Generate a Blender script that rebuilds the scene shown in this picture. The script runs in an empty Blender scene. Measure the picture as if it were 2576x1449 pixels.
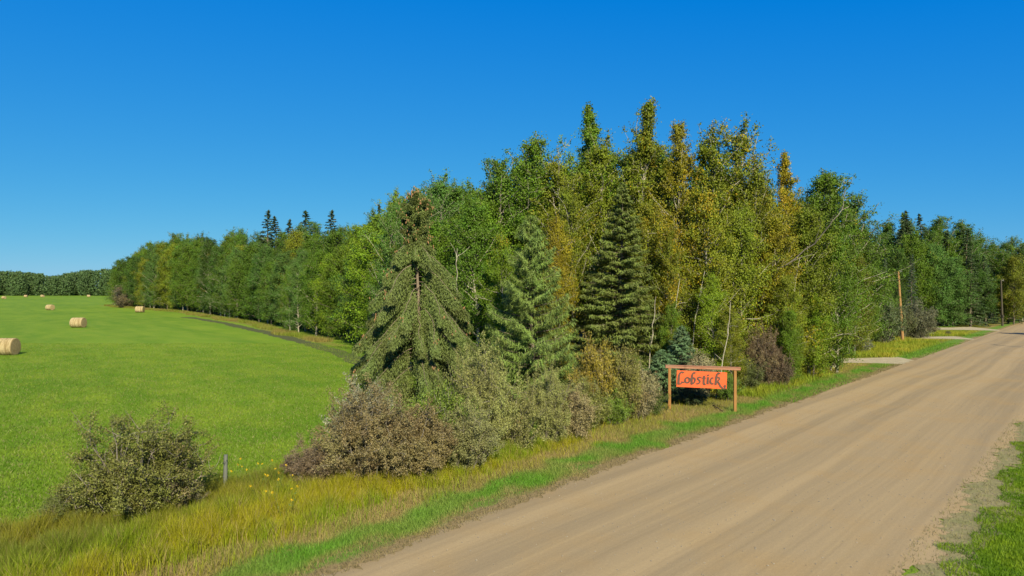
import bpy, math, random
import numpy as np
from mathutils import Vector

C = bpy.context.scene.collection
PI = math.pi
# ------------------------------------------------------------ camera, sky, sun, exposure
CAMZ = 6.0
FPX = 1717.3            # focal length in pixels of a 2576 px wide picture
cam_d = bpy.data.cameras.new("camera"); cam = bpy.data.objects.new("camera", cam_d); C.objects.link(cam)
cam.location = (0, 0, CAMZ); cam.rotation_euler = (PI/2, 0, 0)
cam_d.sensor_width = 36; cam_d.lens = 24; cam_d.clip_end = 6000
bpy.context.scene.camera = cam

SUN_AZ = math.radians(-16)      # heading in which the light travels (0 = away from the camera)
SUN_EL = math.radians(34)
W = bpy.data.worlds.new("World"); bpy.context.scene.world = W; W.use_nodes = True
wt = W.node_tree; bg = wt.nodes['Background']
sky = wt.nodes.new('ShaderNodeTexSky'); sky.sky_type = 'NISHITA'; sky.sun_disc = False
sky.sun_elevation = SUN_EL; sky.sun_rotation = SUN_AZ + PI
sky.altitude = 700; sky.air_density = 1.0; sky.dust_density = 0.0; sky.ozone_density = 10.0
# the deep polarised blue of the photograph: contrast of each channel of the sky
sep = wt.nodes.new('ShaderNodeSeparateColor'); com = wt.nodes.new('ShaderNodeCombineColor'); wt.links.new(sky.outputs[0], sep.inputs[0])
SKY_STRENGTH = 0.13
for ch, (k_, p_, c_) in enumerate(((.0265, 1.0, .0172), (.0766, .64, 0), (.292, .14, 0))):
    a_ = wt.nodes.new('ShaderNodeMath'); a_.operation = 'POWER'; a_.inputs[1].default_value = p_
    b_ = wt.nodes.new('ShaderNodeMath'); b_.operation = 'MULTIPLY'; b_.inputs[1].default_value = k_/SKY_STRENGTH
    wt.links.new(sep.outputs[ch], a_.inputs[0]); wt.links.new(a_.outputs[0], b_.inputs[0]); s_ = wt.nodes.new('ShaderNodeMath'); s_.operation = 'SUBTRACT'; s_.inputs[1].default_value = c_/SKY_STRENGTH; s_.use_clamp = False
    m_ = wt.nodes.new('ShaderNodeMath'); m_.operation = 'MAXIMUM'; m_.inputs[1].default_value = 0.0
    wt.links.new(b_.outputs[0], s_.inputs[0]); wt.links.new(s_.outputs[0], m_.inputs[0]); wt.links.new(m_.outputs[0], com.inputs[ch])
wt.links.new(com.outputs[0], bg.inputs['Color'])
bg.inputs['Strength'].default_value = SKY_STRENGTH
sd = bpy.data.lights.new("sun", 'SUN'); so = bpy.data.objects.new("sun", sd); C.objects.link(so)
sd.energy = 5.0; sd.angle = math.radians(0.5); sd.color = (1.0, 0.90, 0.62)
LD = Vector((math.sin(SUN_AZ)*math.cos(SUN_EL), math.cos(SUN_AZ)*math.cos(SUN_EL), -math.sin(SUN_EL)))
so.rotation_euler = LD.to_track_quat('-Z', 'Y').to_euler(); so.location = (0, 0, 60)
vs = bpy.context.scene.view_settings
vs.view_transform = 'Standard'; vs.look = 'None'; vs.gamma = 1; vs.use_curve_mapping = False; vs.exposure = 0.97

# ------------------------------------------------------------ coordinates
def gp(u, v, z=0.0):
    Y = (CAMZ - z)*FPX/(v-724.5); return ((u-1288)/FPX*Y, Y)
A0 = np.array([5.44, 25.1]); RD = np.array([0.665, 0.747]); RD /= np.linalg.norm(RD); RN = np.array([RD[1], -RD[0]])
def road(s, t):
    p = A0 + s*RD + t*RN; return (float(p[0]), float(p[1]))
def st(x, y):
    r0 = x-A0[0]; r1 = y-A0[1]
    return r0*RD[0]+r1*RD[1], r0*RN[0]+r1*RN[1]
ROAD_ROT = math.atan2(RD[1], RD[0])

# ------------------------------------------------------------ mesh helpers
class MB:
    def __init__(s): s.v = []; s.f = []; s.n = 0; s.c = []
    def add(s, v, f, c=None):
        v = np.asarray(v, dtype=np.float64).reshape(-1, 3); f = np.asarray(f, dtype=np.int64)
        s.v.append(v); s.f.append(f + s.n); s.n += len(v)
        if c is not None: s.c.append(c)
    def mesh(s, name, mat, smooth=False):
        v = np.concatenate(s.v)
        loops = np.concatenate([f.ravel() for f in s.f])
        tot = np.concatenate([np.full(len(f), f.shape[1]) for f in s.f])
        start = np.concatenate([[0], np.cumsum(tot)[:-1]])
        me = bpy.data.meshes.new(name)
        me.vertices.add(len(v)); me.vertices.foreach_set('co', v.astype(np.float32).ravel())
        me.loops.add(len(loops)); me.loops.foreach_set('vertex_index', loops.astype(np.int32))
        me.polygons.add(len(tot)); me.polygons.foreach_set('loop_start', start.astype(np.int32))
        me.polygons.foreach_set('loop_total', tot.astype(np.int32))
        me.polygons.foreach_set('use_smooth', np.full(len(tot), bool(smooth)))
        me.update(calc_edges=True)
        if s.c:
            col = np.concatenate(s.c); a = me.color_attributes.new('tint', 'FLOAT_COLOR', 'POINT')
            a.data.foreach_set('color', np.concatenate([col*.68, np.ones((len(col), 1))], 1).astype(np.float32).ravel())
        if mat: me.materials.append(mat)
        return me
    def box(s, x0, x1, y0, y1, z0, z1):
        v = [(x, y, z) for z in (z0, z1) for y in (y0, y1) for x in (x0, x1)]
        s.add(v, [(0,2,3,1),(4,5,7,6),(0,1,5,4),(2,6,7,3),(0,4,6,2),(1,3,7,5)])
def link(name, me, parent=None, loc=None, rz=0, col=None):
    o = bpy.data.objects.new(name, me); C.objects.link(o)
    if parent: o.parent = parent
    if loc is not None: o.location = loc
    if rz: o.rotation_euler.z = rz
    if col: o.color = col
    return o
def tag(o, label=None, cat=None, group=None, kind=None):
    if label: o['label'] = label
    if cat: o['category'] = cat
    if group: o['group'] = group
    if kind: o['kind'] = kind
    return o
def thing(name, label, cat, loc, rz=0, group=None):
    o = bpy.data.objects.new(name, None); C.objects.link(o); o.location = loc; o.rotation_euler.z = rz
    o.empty_display_size = 0.3
    return tag(o, label, cat, group)

def tube(mb, pts, rad, n=6, cap=True):
    pts = np.asarray(pts, float); rad = np.asarray(rad, float)
    d = np.gradient(pts, axis=0); d /= np.linalg.norm(d, axis=1)[:, None]+1e-9
    ref = np.where(np.abs(d[:, 2:3]) > 0.9, np.array([[1., 0, 0]]), np.array([[0, 0, 1.]]))
    a = np.cross(d, ref); a /= np.linalg.norm(a, axis=1)[:, None]+1e-9
    for i in range(1, len(a)):                       # avoid twisting
        t = a[i-1] - d[i]*np.dot(a[i-1], d[i]); a[i] = t/(np.linalg.norm(t)+1e-9)
    b = np.cross(d, a)
    th = np.linspace(0, 2*PI, n, endpoint=False)
    ring = a[:, None, :]*np.cos(th)[None, :, None] + b[:, None, :]*np.sin(th)[None, :, None]
    v = pts[:, None, :] + ring*rad[:, None, None]
    k = len(pts); i = np.arange(k-1)[:, None]*n; j = np.arange(n)[None, :]; j2 = (j+1) % n
    f = np.stack([i+j, i+j2, i+n+j2, i+n+j], -1).reshape(-1, 4)
    mb.add(v.reshape(-1, 3), f)
    if cap:
        mb.add(v[-1], [list(range(n))[::-1]])
def unit(v): return v/(np.linalg.norm(v, axis=-1, keepdims=True)+1e-9)
def leaves(mb, c, L, Wd, rs, d=None, up=0.0, nrm=None, nw=1.0):
    """one rhombic leaf per centre; d = preferred direction of the long axis"""
    n = len(c)
    a = rs.normal(size=(n, 3))
    if d is not None: a = a*0.45 + d
    a = unit(a)
    nb = rs.normal(size=(n, 3)); nb[:, 2] += up
    if nrm is not None: nb = nb*.55 + unit(nrm)*nw
    b = unit(np.cross(a, nb))
    L = (L*rs.uniform(.65, 1.35, n))[:, None]; Wd = (Wd*rs.uniform(.65, 1.35, n))[:, None]
    fold = unit(np.cross(a, b))*Wd*0.18
    v = np.stack([c-a*L/2, c+b*Wd/2+fold, c+a*L/2, c-b*Wd/2+fold], 1).reshape(-1, 3)
    mb.add(v, np.arange(4*n).reshape(-1, 4))

# ------------------------------------------------------------ materials
def newmat(name):
    m = bpy.data.materials.new(name); m.use_nodes = True; nt = m.node_tree; nt.nodes.clear()
    out = nt.nodes.new('ShaderNodeOutputMaterial'); return m, nt, out
def N(nt, typ, **kw):
    n = nt.nodes.new(typ)
    for k, v in kw.items():
        if k in n.inputs: n.inputs[k].default_value = v
        else: setattr(n, k, v)
    return n
def setsock(nt, sock, x):
    if x is None: return
    if isinstance(x, (int, float)): sock.default_value = x
    elif isinstance(x, (tuple, list)): sock.default_value = (*x, 1) if len(x) == 3 and len(sock.default_value) == 4 else x
    else: nt.links.new(x, sock)
def mth(nt, op, a, b=None, clamp=False):
    n = nt.nodes.new('ShaderNodeMath'); n.operation = op; n.use_clamp = clamp
    setsock(nt, n.inputs[0], a); setsock(nt, n.inputs[1], b); return n.outputs[0]
def mix(nt, f, a, b, mode='MIX'):
    n = nt.nodes.new('ShaderNodeMix'); n.data_type = 'RGBA'; n.blend_type = mode
    setsock(nt, n.inputs[0], f); setsock(nt, n.inputs[6], a); setsock(nt, n.inputs[7], b); return n.outputs[2]
def mr(nt, x, a, b, c=0.0, d=1.0):
    n = nt.nodes.new('ShaderNodeMapRange'); setsock(nt, n.inputs[0], x)
    for i, q in enumerate((a, b, c, d)): setsock(nt, n.inputs[i+1], q)
    return n.outputs[0]
def noise(nt, vec, scale, detail=4, rough=.55, dist=0.0):
    n = nt.nodes.new('ShaderNodeTexNoise'); n.inputs['Scale'].default_value = scale
    n.inputs['Detail'].default_value = detail; n.inputs['Roughness'].default_value = rough
    n.inputs['Distortion'].default_value = dist
    if vec is not None: nt.links.new(vec, n.inputs['Vector'])
    return n.outputs['Fac']
def vscale(nt, vec, sc):
    n = nt.nodes.new('ShaderNodeVectorMath'); n.operation = 'MULTIPLY'; nt.links.new(vec, n.inputs[0])
    n.inputs[1].default_value = sc; return n.outputs[0]
def bump(nt, h, strength, dist):
    n = nt.nodes.new('ShaderNodeBump'); n.inputs['Strength'].default_value = strength
    n.inputs['Distance'].default_value = dist; nt.links.new(h, n.inputs['Height']); return n.outputs[0]
ALB = .68
def princ(nt, out, col, rough=.8, normal=None, spec=.3):
    p = nt.nodes.new('ShaderNodeBsdfPrincipled'); setsock(nt, p.inputs['Base Color'], mix(nt, 1.0, col, (ALB, ALB, ALB), 'MULTIPLY'))
    setsock(nt, p.inputs['Roughness'], rough); p.inputs['Specular IOR Level'].default_value = spec
    if normal is not None: nt.links.new(normal, p.inputs['Normal'])
    nt.links.new(p.outputs[0], out.inputs[0]); return p

def leaf_material(name, autumn=(0.38, 0.275, 0.012), trans=.22, patch=.35, var=.34, spec=.22, rough=.55, translu=(1.25, 1.35, .45)):
    """the crown's own colour is the object's colour; alpha = how much of it has turned to autumn colour"""
    m, nt, out = newmat(name)
    oi = N(nt, 'ShaderNodeObjectInfo'); g = N(nt, 'ShaderNodeNewGeometry')
    nz = noise(nt, g.outputs['Position'], patch, 3, .6)
    nz = mth(nt, 'ADD', nz, mth(nt, 'MULTIPLY', mth(nt, 'SUBTRACT', g.outputs['Random Per Island'], .5), .28))
    lo = mth(nt, 'SUBTRACT', .78, mth(nt, 'MULTIPLY', oi.outputs['Alpha'], .55))
    f = mr(nt, nz, lo, mth(nt, 'ADD', lo, .13))
    c = mix(nt, f, oi.outputs['Color'], autumn)
    # broad and leaf to leaf differences in the foliage colour itself
    nz2 = noise(nt, g.outputs['Position'], .9, 2)
    v = mth(nt, 'ADD', mr(nt, g.outputs['Random Per Island'], 0, 1, 1-var*.8, 1+var), mr(nt, nz2, .3, .7, -.22, .26))
    hsn = N(nt, 'ShaderNodeHueSaturation'); nt.links.new(mix(nt, 1.0, c, (ALB, ALB, ALB), 'MULTIPLY'), hsn.inputs['Color']); nt.links.new(v, hsn.inputs['Value'])
    nt.links.new(mr(nt, nz2, .3, .7, .485, .51), hsn.inputs['Hue'])
    p = N(nt, 'ShaderNodeBsdfPrincipled'); nt.links.new(hsn.outputs[0], p.inputs['Base Color'])
    p.inputs['Roughness'].default_value = rough; p.inputs['Specular IOR Level'].default_value = spec
    t = N(nt, 'ShaderNodeBsdfTranslucent'); nt.links.new(mix(nt, 1.0, hsn.outputs[0], translu, 'MULTIPLY'), t.inputs[0])
    ms = N(nt, 'ShaderNodeMixShader'); ms.inputs[0].default_value = trans
    nt.links.new(p.outputs[0], ms.inputs[1]); nt.links.new(t.outputs[0], ms.inputs[2]); nt.links.new(ms.outputs[0], out.inputs[0])
    return m
ALB = .68
M_LEAF = leaf_material('broad_leaf')
M_SHRUB = leaf_material('shrub_leaf', autumn=(.215, .165, .075), trans=.16, patch=1.3, var=.6, spec=.30, rough=.5)
M_NEEDLE = leaf_material('needle', autumn=(.15, .10, .03), trans=.10, patch=.8, var=.45, spec=.3)

def bark_material(name, c1, c2, dark, amount):
    m, nt, out = newmat(name); tc = N(nt, 'ShaderNodeTexCoord')
    a = noise(nt, vscale(nt, tc.outputs['Object'], (6, 6, 14)), 1.2, 4)
    b = noise(nt, vscale(nt, tc.outputs['Object'], (5, 5, 1.4)), 2.5, 3)
    c = mix(nt, mr(nt, b, .35, .65), c1, c2)
    c = mix(nt, mr(nt, a, amount, amount+.06), c, dark)
    princ(nt, out, c, .85, bump(nt, a, .5, .02)); return m
M_WHITE = bark_material('pale_bark', (.50, .46, .37), (.33, .30, .23), (.07, .06, .05), .60)
M_GREYB = bark_material('grey_bark', (.20, .165, .125), (.12, .10, .075), (.04, .033, .025), .58)
M_SPRB = bark_material('spruce_bark', (.27, .215, .16), (.19, .145, .11), (.09, .07, .05), .60)
M_TWIG = bark_material('twig_bark', (.30, .27, .22), (.20, .17, .14), (.10, .08, .07), .62)

def flat(name, col, rough=.8, var=.15, scale=3):
    m, nt, out = newmat(name); g = N(nt, 'ShaderNodeNewGeometry')
    nz = noise(nt, g.outputs['Position'], scale, 4)
    h = N(nt, 'ShaderNodeHueSaturation'); h.inputs['Color'].default_value = (*col, 1)
    nt.links.new(mr(nt, nz, .25, .75, 1-var, 1+var), h.inputs['Value'])
    princ(nt, out, h.outputs[0], rough, bump(nt, nz, .3, .01)); return m

def grass_blade_material():
    m, nt, out = newmat('grass_blade'); at = N(nt, 'ShaderNodeAttribute'); at.attribute_name = 'tint'
    p = N(nt, 'ShaderNodeBsdfPrincipled'); nt.links.new(at.outputs['Color'], p.inputs['Base Color'])
    p.inputs['Roughness'].default_value = .6; p.inputs['Specular IOR Level'].default_value = .25
    t = N(nt, 'ShaderNodeBsdfTranslucent'); nt.links.new(at.outputs['Color'], t.inputs[0])
    ms = N(nt, 'ShaderNodeMixShader'); ms.inputs[0].default_value = .4
    nt.links.new(p.outputs[0], ms.inputs[1]); nt.links.new(t.outputs[0], ms.inputs[2]); nt.links.new(ms.outputs[0], out.inputs[0])
    return m
M_BLADE = grass_blade_material()

# ---- ground materials
def field_material():
    m, nt, out = newmat('field_grass'); g = N(nt, 'ShaderNodeNewGeometry'); P = g.outputs['Position']
    # streaks along the mowing direction (parallel to the wood edge)
    mp = N(nt, 'ShaderNodeMapping'); mp.inputs['Rotation'].default_value = (0, 0, math.radians(-38)); nt.links.new(P, mp.inputs[0])
    big = noise(nt, P, .035, 3, .5); mid = noise(nt, vscale(nt, mp.outputs[0], (.9, .25, 1)), .5, 5, .6)
    fine = noise(nt, P, 4.0, 6, .75); pat = noise(nt, P, .28, 4, .6)
    row = noise(nt, vscale(nt, mp.outputs[0], (.22, .006, 1)), 1.0, 3, .5)
    c = mix(nt, mr(nt, big, .35, .65), (.125, .245, .012), (.215, .340, .022)); c = mix(nt, mr(nt, row, .44, .60, 0, .55), c, (.105, .225, .012))
    c = mix(nt, mr(nt, mid, .38, .68, 0, .75), c, (.245, .345, .030))
    c = mix(nt, mr(nt, pat, .58, .72, 0, .45), c, (.30, .32, .05))
    c = mix(nt, mr(nt, fine, .36, .60, .35, 0), c, (.08, .175, .008))
    princ(nt, out, c, .9, bump(nt, fine, .8, .06), .1); return m
def verge_material():
    m, nt, out = newmat('verge_grass'); tc = N(nt, 'ShaderNodeTexCoord'); O = tc.outputs['Object']
    sx = N(nt, 'ShaderNodeSeparateXYZ'); nt.links.new(O, sx.inputs[0])
    t = mth(nt, 'MULTIPLY', sx.outputs[1], -1.0); t = mth(nt, 'SUBTRACT', t, mth(nt, 'MULTIPLY', mth(nt, 'MAXIMUM', mth(nt, 'SUBTRACT', mth(nt, 'MULTIPLY', sx.outputs[0], -1.0), 2.0), 0.0), .038))
    w = mth(nt, 'MULTIPLY', mth(nt, 'SUBTRACT', noise(nt, O, .8, 5, .7), .5), 1.6)
    t = mth(nt, 'ADD', t, w)
    fine = noise(nt, O, 9, 5, .7)
    c = mix(nt, mr(nt, t, -3.6, -2.4), (.20, .22, .02), (.33, .26, .09))
    c = mix(nt, mr(nt, t, -2.1, -1.7), c, (.16, .30, .035))
    c = mix(nt, mr(nt, t, -.75, -.45), c, (.34, .25, .125))
    c = mix(nt, mr(nt, fine, .35, .65, .5, 0), c, (.10, .09, .03))
    princ(nt, out, c, .95, bump(nt, fine, .8, .05), .1); return m
def road_material():
    m, nt, out = newmat('gravel_road'); tc = N(nt, 'ShaderNodeTexCoord'); O = tc.outputs['Object']
    w = noise(nt, vscale(nt, O, (.04, .05, 1)), 1.0, 2, .5)
    ad = N(nt, 'ShaderNodeVectorMath'); ad.operation = 'ADD'; nt.links.new(O, ad.inputs[0])
    cb = N(nt, 'ShaderNodeCombineXYZ'); nt.links.new(mth(nt, 'MULTIPLY', w, 1.6), cb.inputs[1]); nt.links.new(cb.outputs[0], ad.inputs[1])
    s1 = noise(nt, vscale(nt, ad.outputs[0], (.010, .80, 1)), 1.0, 4, .55)          # wheel tracks
    s2 = noise(nt, vscale(nt, ad.outputs[0], (.05, 2.2, 1)), 1.3, 5, .62)
    s3 = noise(nt, vscale(nt, ad.outputs[0], (.22, 3.0, 1)), 2.0, 5, .7)
    blot = noise(nt, O, .35, 5, .6); fine = noise(nt, O, 12, 6, .8); grit = noise(nt, O, 55, 3, .7)
    c = mix(nt, mr(nt, s1, .40, .60), (.335, .258, .150), (.470, .352, .192))
    c = mix(nt, mr(nt, s2, .40, .72, 0, .30), c, (.48, .365, .19))
    c = mix(nt, mr(nt, s2, .50, .30, 0, .25), c, (.275, .205, .095))
    c = mix(nt, mr(nt, s3, .52, .74, 0, .28), c, (.52, .395, .19))
    c = mix(nt, mr(nt, blot, .48, .72, 0, .55), c, (.45, .30, .125))
    c = mix(nt, mr(nt, fine, .3, .7, .30, 0), c, (.22, .155, .09))
    c = mix(nt, mr(nt, grit, .36, .46, .35, 0), c, (.16, .12, .075))
    vo = N(nt, 'ShaderNodeTexVoronoi'); vo.inputs['Scale'].default_value = 1.3; nt.links.new(O, vo.inputs['Vector'])
    c = mix(nt, mr(nt, vo.outputs['Distance'], .015, .03, .7, 0), c, (.08, .06, .045))
    princ(nt, out, c, .95, bump(nt, mth(nt, 'ADD', fine, mth(nt, 'MULTIPLY', s2, 1.5)), .30, .03), .15); return m
def lawn_material():
    m, nt, out = newmat('lawn_grass'); g = N(nt, 'ShaderNodeNewGeometry'); P = g.outputs['Position']
    fine = noise(nt, P, 10, 5, .7); pat = noise(nt, P, .7, 4, .6)
    c = mix(nt, mr(nt, pat, .35, .65), (.12, .24, .008), (.20, .31, .012))
    c = mix(nt, mr(nt, fine, .35, .62, .6, 0), c, (.045, .10, .006))
    princ(nt, out, c, .9, bump(nt, fine, .8, .05), .1); return m
def dirt_material(name, c1, c2, sc=1.2):
    m, nt, out = newmat(name); g = N(nt, 'ShaderNodeNewGeometry'); P = g.outputs['Position']
    a = noise(nt, P, sc, 5, .65); f = noise(nt, P, 15, 5, .75)
    c = mix(nt, mr(nt, a, .35, .65), c1, c2); c = mix(nt, mr(nt, f, .35, .6, .45, 0), c, tuple(x*.4 for x in c1))
    princ(nt, out, c, .95, bump(nt, f, .6, .04), .1); return m

# ------------------------------------------------------------ ground sheets
def sheet(name, pts, z, mat, loc=(0, 0, 0), rz=0):
    me = bpy.data.meshes.new(name)
    me.from_pydata([(p[0], p[1], 0) for p in pts], [], [list(range(len(pts)))]); me.materials.append(mat)
    if me.polygons[0].normal.z < 0: me.flip_normals()
    o = link(name, me, loc=(loc[0], loc[1], z), rz=rz); return tag(o, kind='structure')
def rough_edge(p, q, step, amp, rs, jag=.5):
    """points from p to q with a ragged offset"""
    p = np.array(p, float); q = np.array(q, float); L = np.linalg.norm(q-p); n = max(2, int(L/step))
    d = (q-p)/L; nn = np.array([-d[1], d[0]]); k = rs.normal(size=n+1); w = np.convolve(rs.normal(size=n+13), np.ones(12)/12*2, 'valid')[:n+1]
    off = amp*(jag*k+ (1-jag)*w*2); off[0] = off[-1] = 0
    return [tuple(p + (q-p)*i/n + nn*off[i]) for i in range(n+1)]
rs0 = np.random.RandomState(5)
M_FIELD = field_material(); M_LAWN = lawn_material()
sheet('ground', [(-3000, -600), (3000, -600), (3000, 3000), (-3000, 3000)], 0, M_FIELD)
# wood floor under the trees
M_FLOOR = dirt_material('wood_floor', (.075, .065, .03), (.10, .11, .03))
fl = [road(-9, -7.5), road(3, -7), road(14, -6.5), road(30, -6.2), (25, 53), (24, 60), (40, 66), (55, 90), (62, 106), (110, 112), (140, 190), (60, 260), (-60, 330), (-150, 300), (-142, 240),
      (-112, 208), (-80, 174), (-58, 142), (-41, 118), (-26, 91), (-15.5, 75), (-12, 60), (-6, 46), (-5, 36), (-6, 30)]
sheet('wood_floor', fl, .008, M_FLOOR)
# ochre strip of uncut grass along the field side of the wood and the mown track beside it
M_STRIP = dirt_material('dry_grass', (.27, .25, .06), (.20, .26, .04))
edge = [(-142, 237), (-114, 204), (-82, 170), (-60, 138), (-43, 114), (-28, 87), (-17, 71), (-12, 58), (-9, 45)]
inn = [(x-1.3, y-.8) for x, y in edge[:-2]]
sheet('dry_grass_strip', edge[:-2] + inn[::-1], .004, M_STRIP)
M_PATH = dirt_material('track_soil', (.105, .115, .055), (.12, .145, .05))
def ribbon(c, w, rs, amp=.18):
    c = np.array(c, float); d = np.gradient(c, axis=0); d /= np.linalg.norm(d, axis=1)[:, None]; n = np.stack([-d[:, 1], d[:, 0]], 1)
    L = []; R = []
    for i in range(len(c)-1):
        L += rough_edge(c[i]+n[i]*w/2, c[i+1]+n[i+1]*w/2, .8, amp, rs)[:-1]
        R += rough_edge(c[i]-n[i]*w/2, c[i+1]-n[i+1]*w/2, .8, amp, rs)[:-1]
    return L + R[::-1]
sheet('track', ribbon([gp(470, 798), gp(560, 812), gp(680, 838), gp(790, 868), gp(870, 893), gp(960, 930)], 1.9, rs0, .3), .006, M_PATH)
# verge, road and lawn live in the frame of the road (x along it, y to its left)
FR = dict(loc=(A0[0], A0[1], 0), rz=ROAD_ROT)
M_VERGE = verge_material(); M_ROAD = road_material()
sheet('verge', rough_edge((-60, 6.8), (40, 6.6), .6, .35, rs0) + [(180, 6.6), (180, -1), (0, -1), (-60, -3.5)], .010, M_VERGE, **FR)
sheet('lawn', rough_edge((-40, -10.0), (40, -10.0), .25, .30, rs0, .4) + [(220, -10.0), (220, -60), (-40, -60)], .012, M_LAWN, **FR)
M_SCRUFF = dirt_material('trampled_edge', (.36, .30, .16), (.27, .27, .11), 2.2)
sheet('road_shoulder', rough_edge((-40, -9.2), (40, -9.2), .2, .15, rs0) + [(200, -9.2), (200, -10.3)] + rough_edge((40, -10.3), (-40, -10.2), .25, .28, rs0, .5), .016, M_SCRUFF, **FR)
sheet('road', rough_edge((-60, -2.1), (-2, .1), .12, .16, rs0, .6) + rough_edge((-2, .1), (50, .1), .12, .16, rs0, .6) + [(240, .1), (240, -9.45)] + rough_edge((50, -9.45), (-60, -9.35), .10, .20, rs0, .35), .020, M_ROAD, **FR)
M_DRIVE = dirt_material('driveway_gravel', (.58, .50, .34), (.44, .38, .25)); M_DRIVE2 = M_ROAD
def lane(name, rx0, dx, dy, length, width, z, mat):
    p = np.array(rx0); d = np.array([dx, dy]); d = d/np.linalg.norm(d); n = np.array([-d[1], d[0]])
    a = p + n*width*.9; a1 = p + d*4 + n*width/2; b1 = p + d*length + n*width/2; b2 = p + d*length - n*width/2; c1 = p + d*4 - n*width/2; c = p - n*width*.9
    pts = rough_edge(a, a1, .4, .06, rs0) + rough_edge(a1, b1, .4, .08, rs0) + rough_edge(b2, c1, .4, .08, rs0) + rough_edge(c1, c, .4, .06, rs0)
    return sheet(name, pts, z, mat)
lane('driveway', (33.2, 55.9), -1, .10, 22, 3.8, .014, M_DRIVE)
lane('driveway', (54.5, 81.8), -1, .12, 9, 3.2, .014, M_DRIVE)
lane('side_road', (70, 100), -1, .12, 30, 6.0, .014, M_DRIVE)

# ------------------------------------------------------------ vegetation
def curve(p0, d0, L, n, rs, wob=.12, pull=(0, 0, 0)):
    pts = [np.array(p0, float)]; d = unit(np.array(d0, float)); st_ = L/n
    for i in range(n):
        d = unit(d + rs.normal(size=3)*wob + np.array(pull)/n); pts.append(pts[-1] + d*st_)
    return np.array(pts)
def clumps(mb, centres, per, sig, leaf, rs, aspect=.75, up=.6, d=None):
    c = np.repeat(centres, per, 0)
    s = np.repeat(rs.uniform(.6, 1.25, len(centres)), per)[:, None]
    off = rs.normal(size=(len(c), 3))*s*np.array(sig)
    ax = c.copy(); ax[:, 2] = 0
    leaves(mb, c+off, leaf, leaf*aspect, rs, d=d, up=up, nrm=unit(off)+unit(ax)*.5, nw=.9)

def make_broad(seed, H, R, cb, nl, per, leaf, prof, rise=.9, lean=.02, r0=.011, bark=None, sub=3, top=.10, sig=.30, fork=0, mat=None, sides=6):
    """a broadleaved tree: trunk and limbs in one mesh, crown in another. prof(f) = crown half width at height fraction f"""
    rs = np.random.RandomState(seed); tk = MB(); cr = MB()
    k = 14; z = np.linspace(0, 1, k); a = rs.uniform(0, 2*PI)
    wx = np.cumsum(rs.normal(size=k))*.010*H*.5; wx -= wx[0]; wy = np.cumsum(rs.normal(size=k))*.010*H*.5; wy -= wy[0]
    trunk = np.stack([wx+np.cos(a)*lean*H*z**1.5, wy+np.sin(a)*lean*H*z**1.5, z*H*.985], 1)
    tr = r0*H*(1-z)**.8 + .012
    trunk[0, 2] = -.15
    tube(tk, trunk, tr, 8)
    cent = []; big = []
    def T(f): return np.array([np.interp(f, z, trunk[:, j]) for j in range(3)]), np.interp(f, z, tr)
    az = rs.uniform(0, 6)
    for i in range(nl):
        f = cb + (1-cb)*((i+rs.uniform(0, 1))/nl)**.85*.96; az += 2.4 + rs.uniform(-.4, .4)
        p, r = T(f); L = R*prof((f-cb)/(1-cb))*rs.choice([.55, .8, .95, 1.05, 1.3])*rs.uniform(.85, 1.1)
        el = rise*(.55+.6*(f))*rs.uniform(.75, 1.2)
        d = (math.cos(az)*math.cos(el), math.sin(az)*math.cos(el), math.sin(el))
        c = curve(p, d, L/max(.35, math.cos(el))*.95, 6, rs, .14, (0, 0, .1)); tube(tk, c, np.linspace(min(r*.55, .09), .012, 7), 4, False)
        for q in (.45, .7, .9, 1.0):
            cent.append(c[int(round(q*6))]+rs.normal(size=3)*.12)
        for s in range(sub):
            q = rs.randint(2, 6); d2 = unit(unit(c[q]-c[q-1]) + rs.normal(size=3)*.65)
            c2 = curve(c[q], d2, L*rs.uniform(.25, .55), 4, rs, .2); tube(tk, c2, np.linspace(.022, .006, 5), 3, False)
            cent.append(c2[-1]); cent.append(c2[2]+rs.normal(size=3)*.1)
    for f in np.linspace(.86, 1.0, 9):
        p, r = T(f); cent.append(p + rs.normal(size=3)*np.array([.12, .12, .1])*(1+6*(1-f)))
    cent = np.array(cent)
    s = sig*np.clip(1.15-1.0*(cent[:, 2]/H-.5), .60, 1.15)
    c = np.repeat(cent, per, 0); ss = np.repeat(s*rs.uniform(.6, 1.3, len(cent)), per)[:, None]
    off = rs.normal(size=(len(c), 3))*ss*np.array([1, 1, .75])
    ax = c-np.stack([np.interp(c[:, 2], trunk[:, 2], trunk[:, j]) for j in range(3)], 1)
    kp = rs.rand(len(c)) < np.interp((c[:, 2])/H, [.72, .9, 1.0], [1, .6, .4]); c, off, ax = c[kp], off[kp], ax[kp]
    leaves(cr, c + off, leaf, leaf*.8, rs, up=.5, nrm=unit(off)+unit(ax)*.6+np.array([0, 0, .35]), nw=1.5)
    return tk, cr

def prof_aspen(f): return float(np.interp(f, [0, .15, .35, .55, .75, .9, 1], [.62, .9, 1, .86, .58, .30, .12]))
def prof_poplar(f): return max(.14, 1-f**1.7)*(.8+.2*min(1, f*5))
def prof_edge(f): return float(np.interp(f, [0, .15, .4, .6, .8, .92, 1], [.85, 1, 1, .85, .58, .34, .12]))

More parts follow.
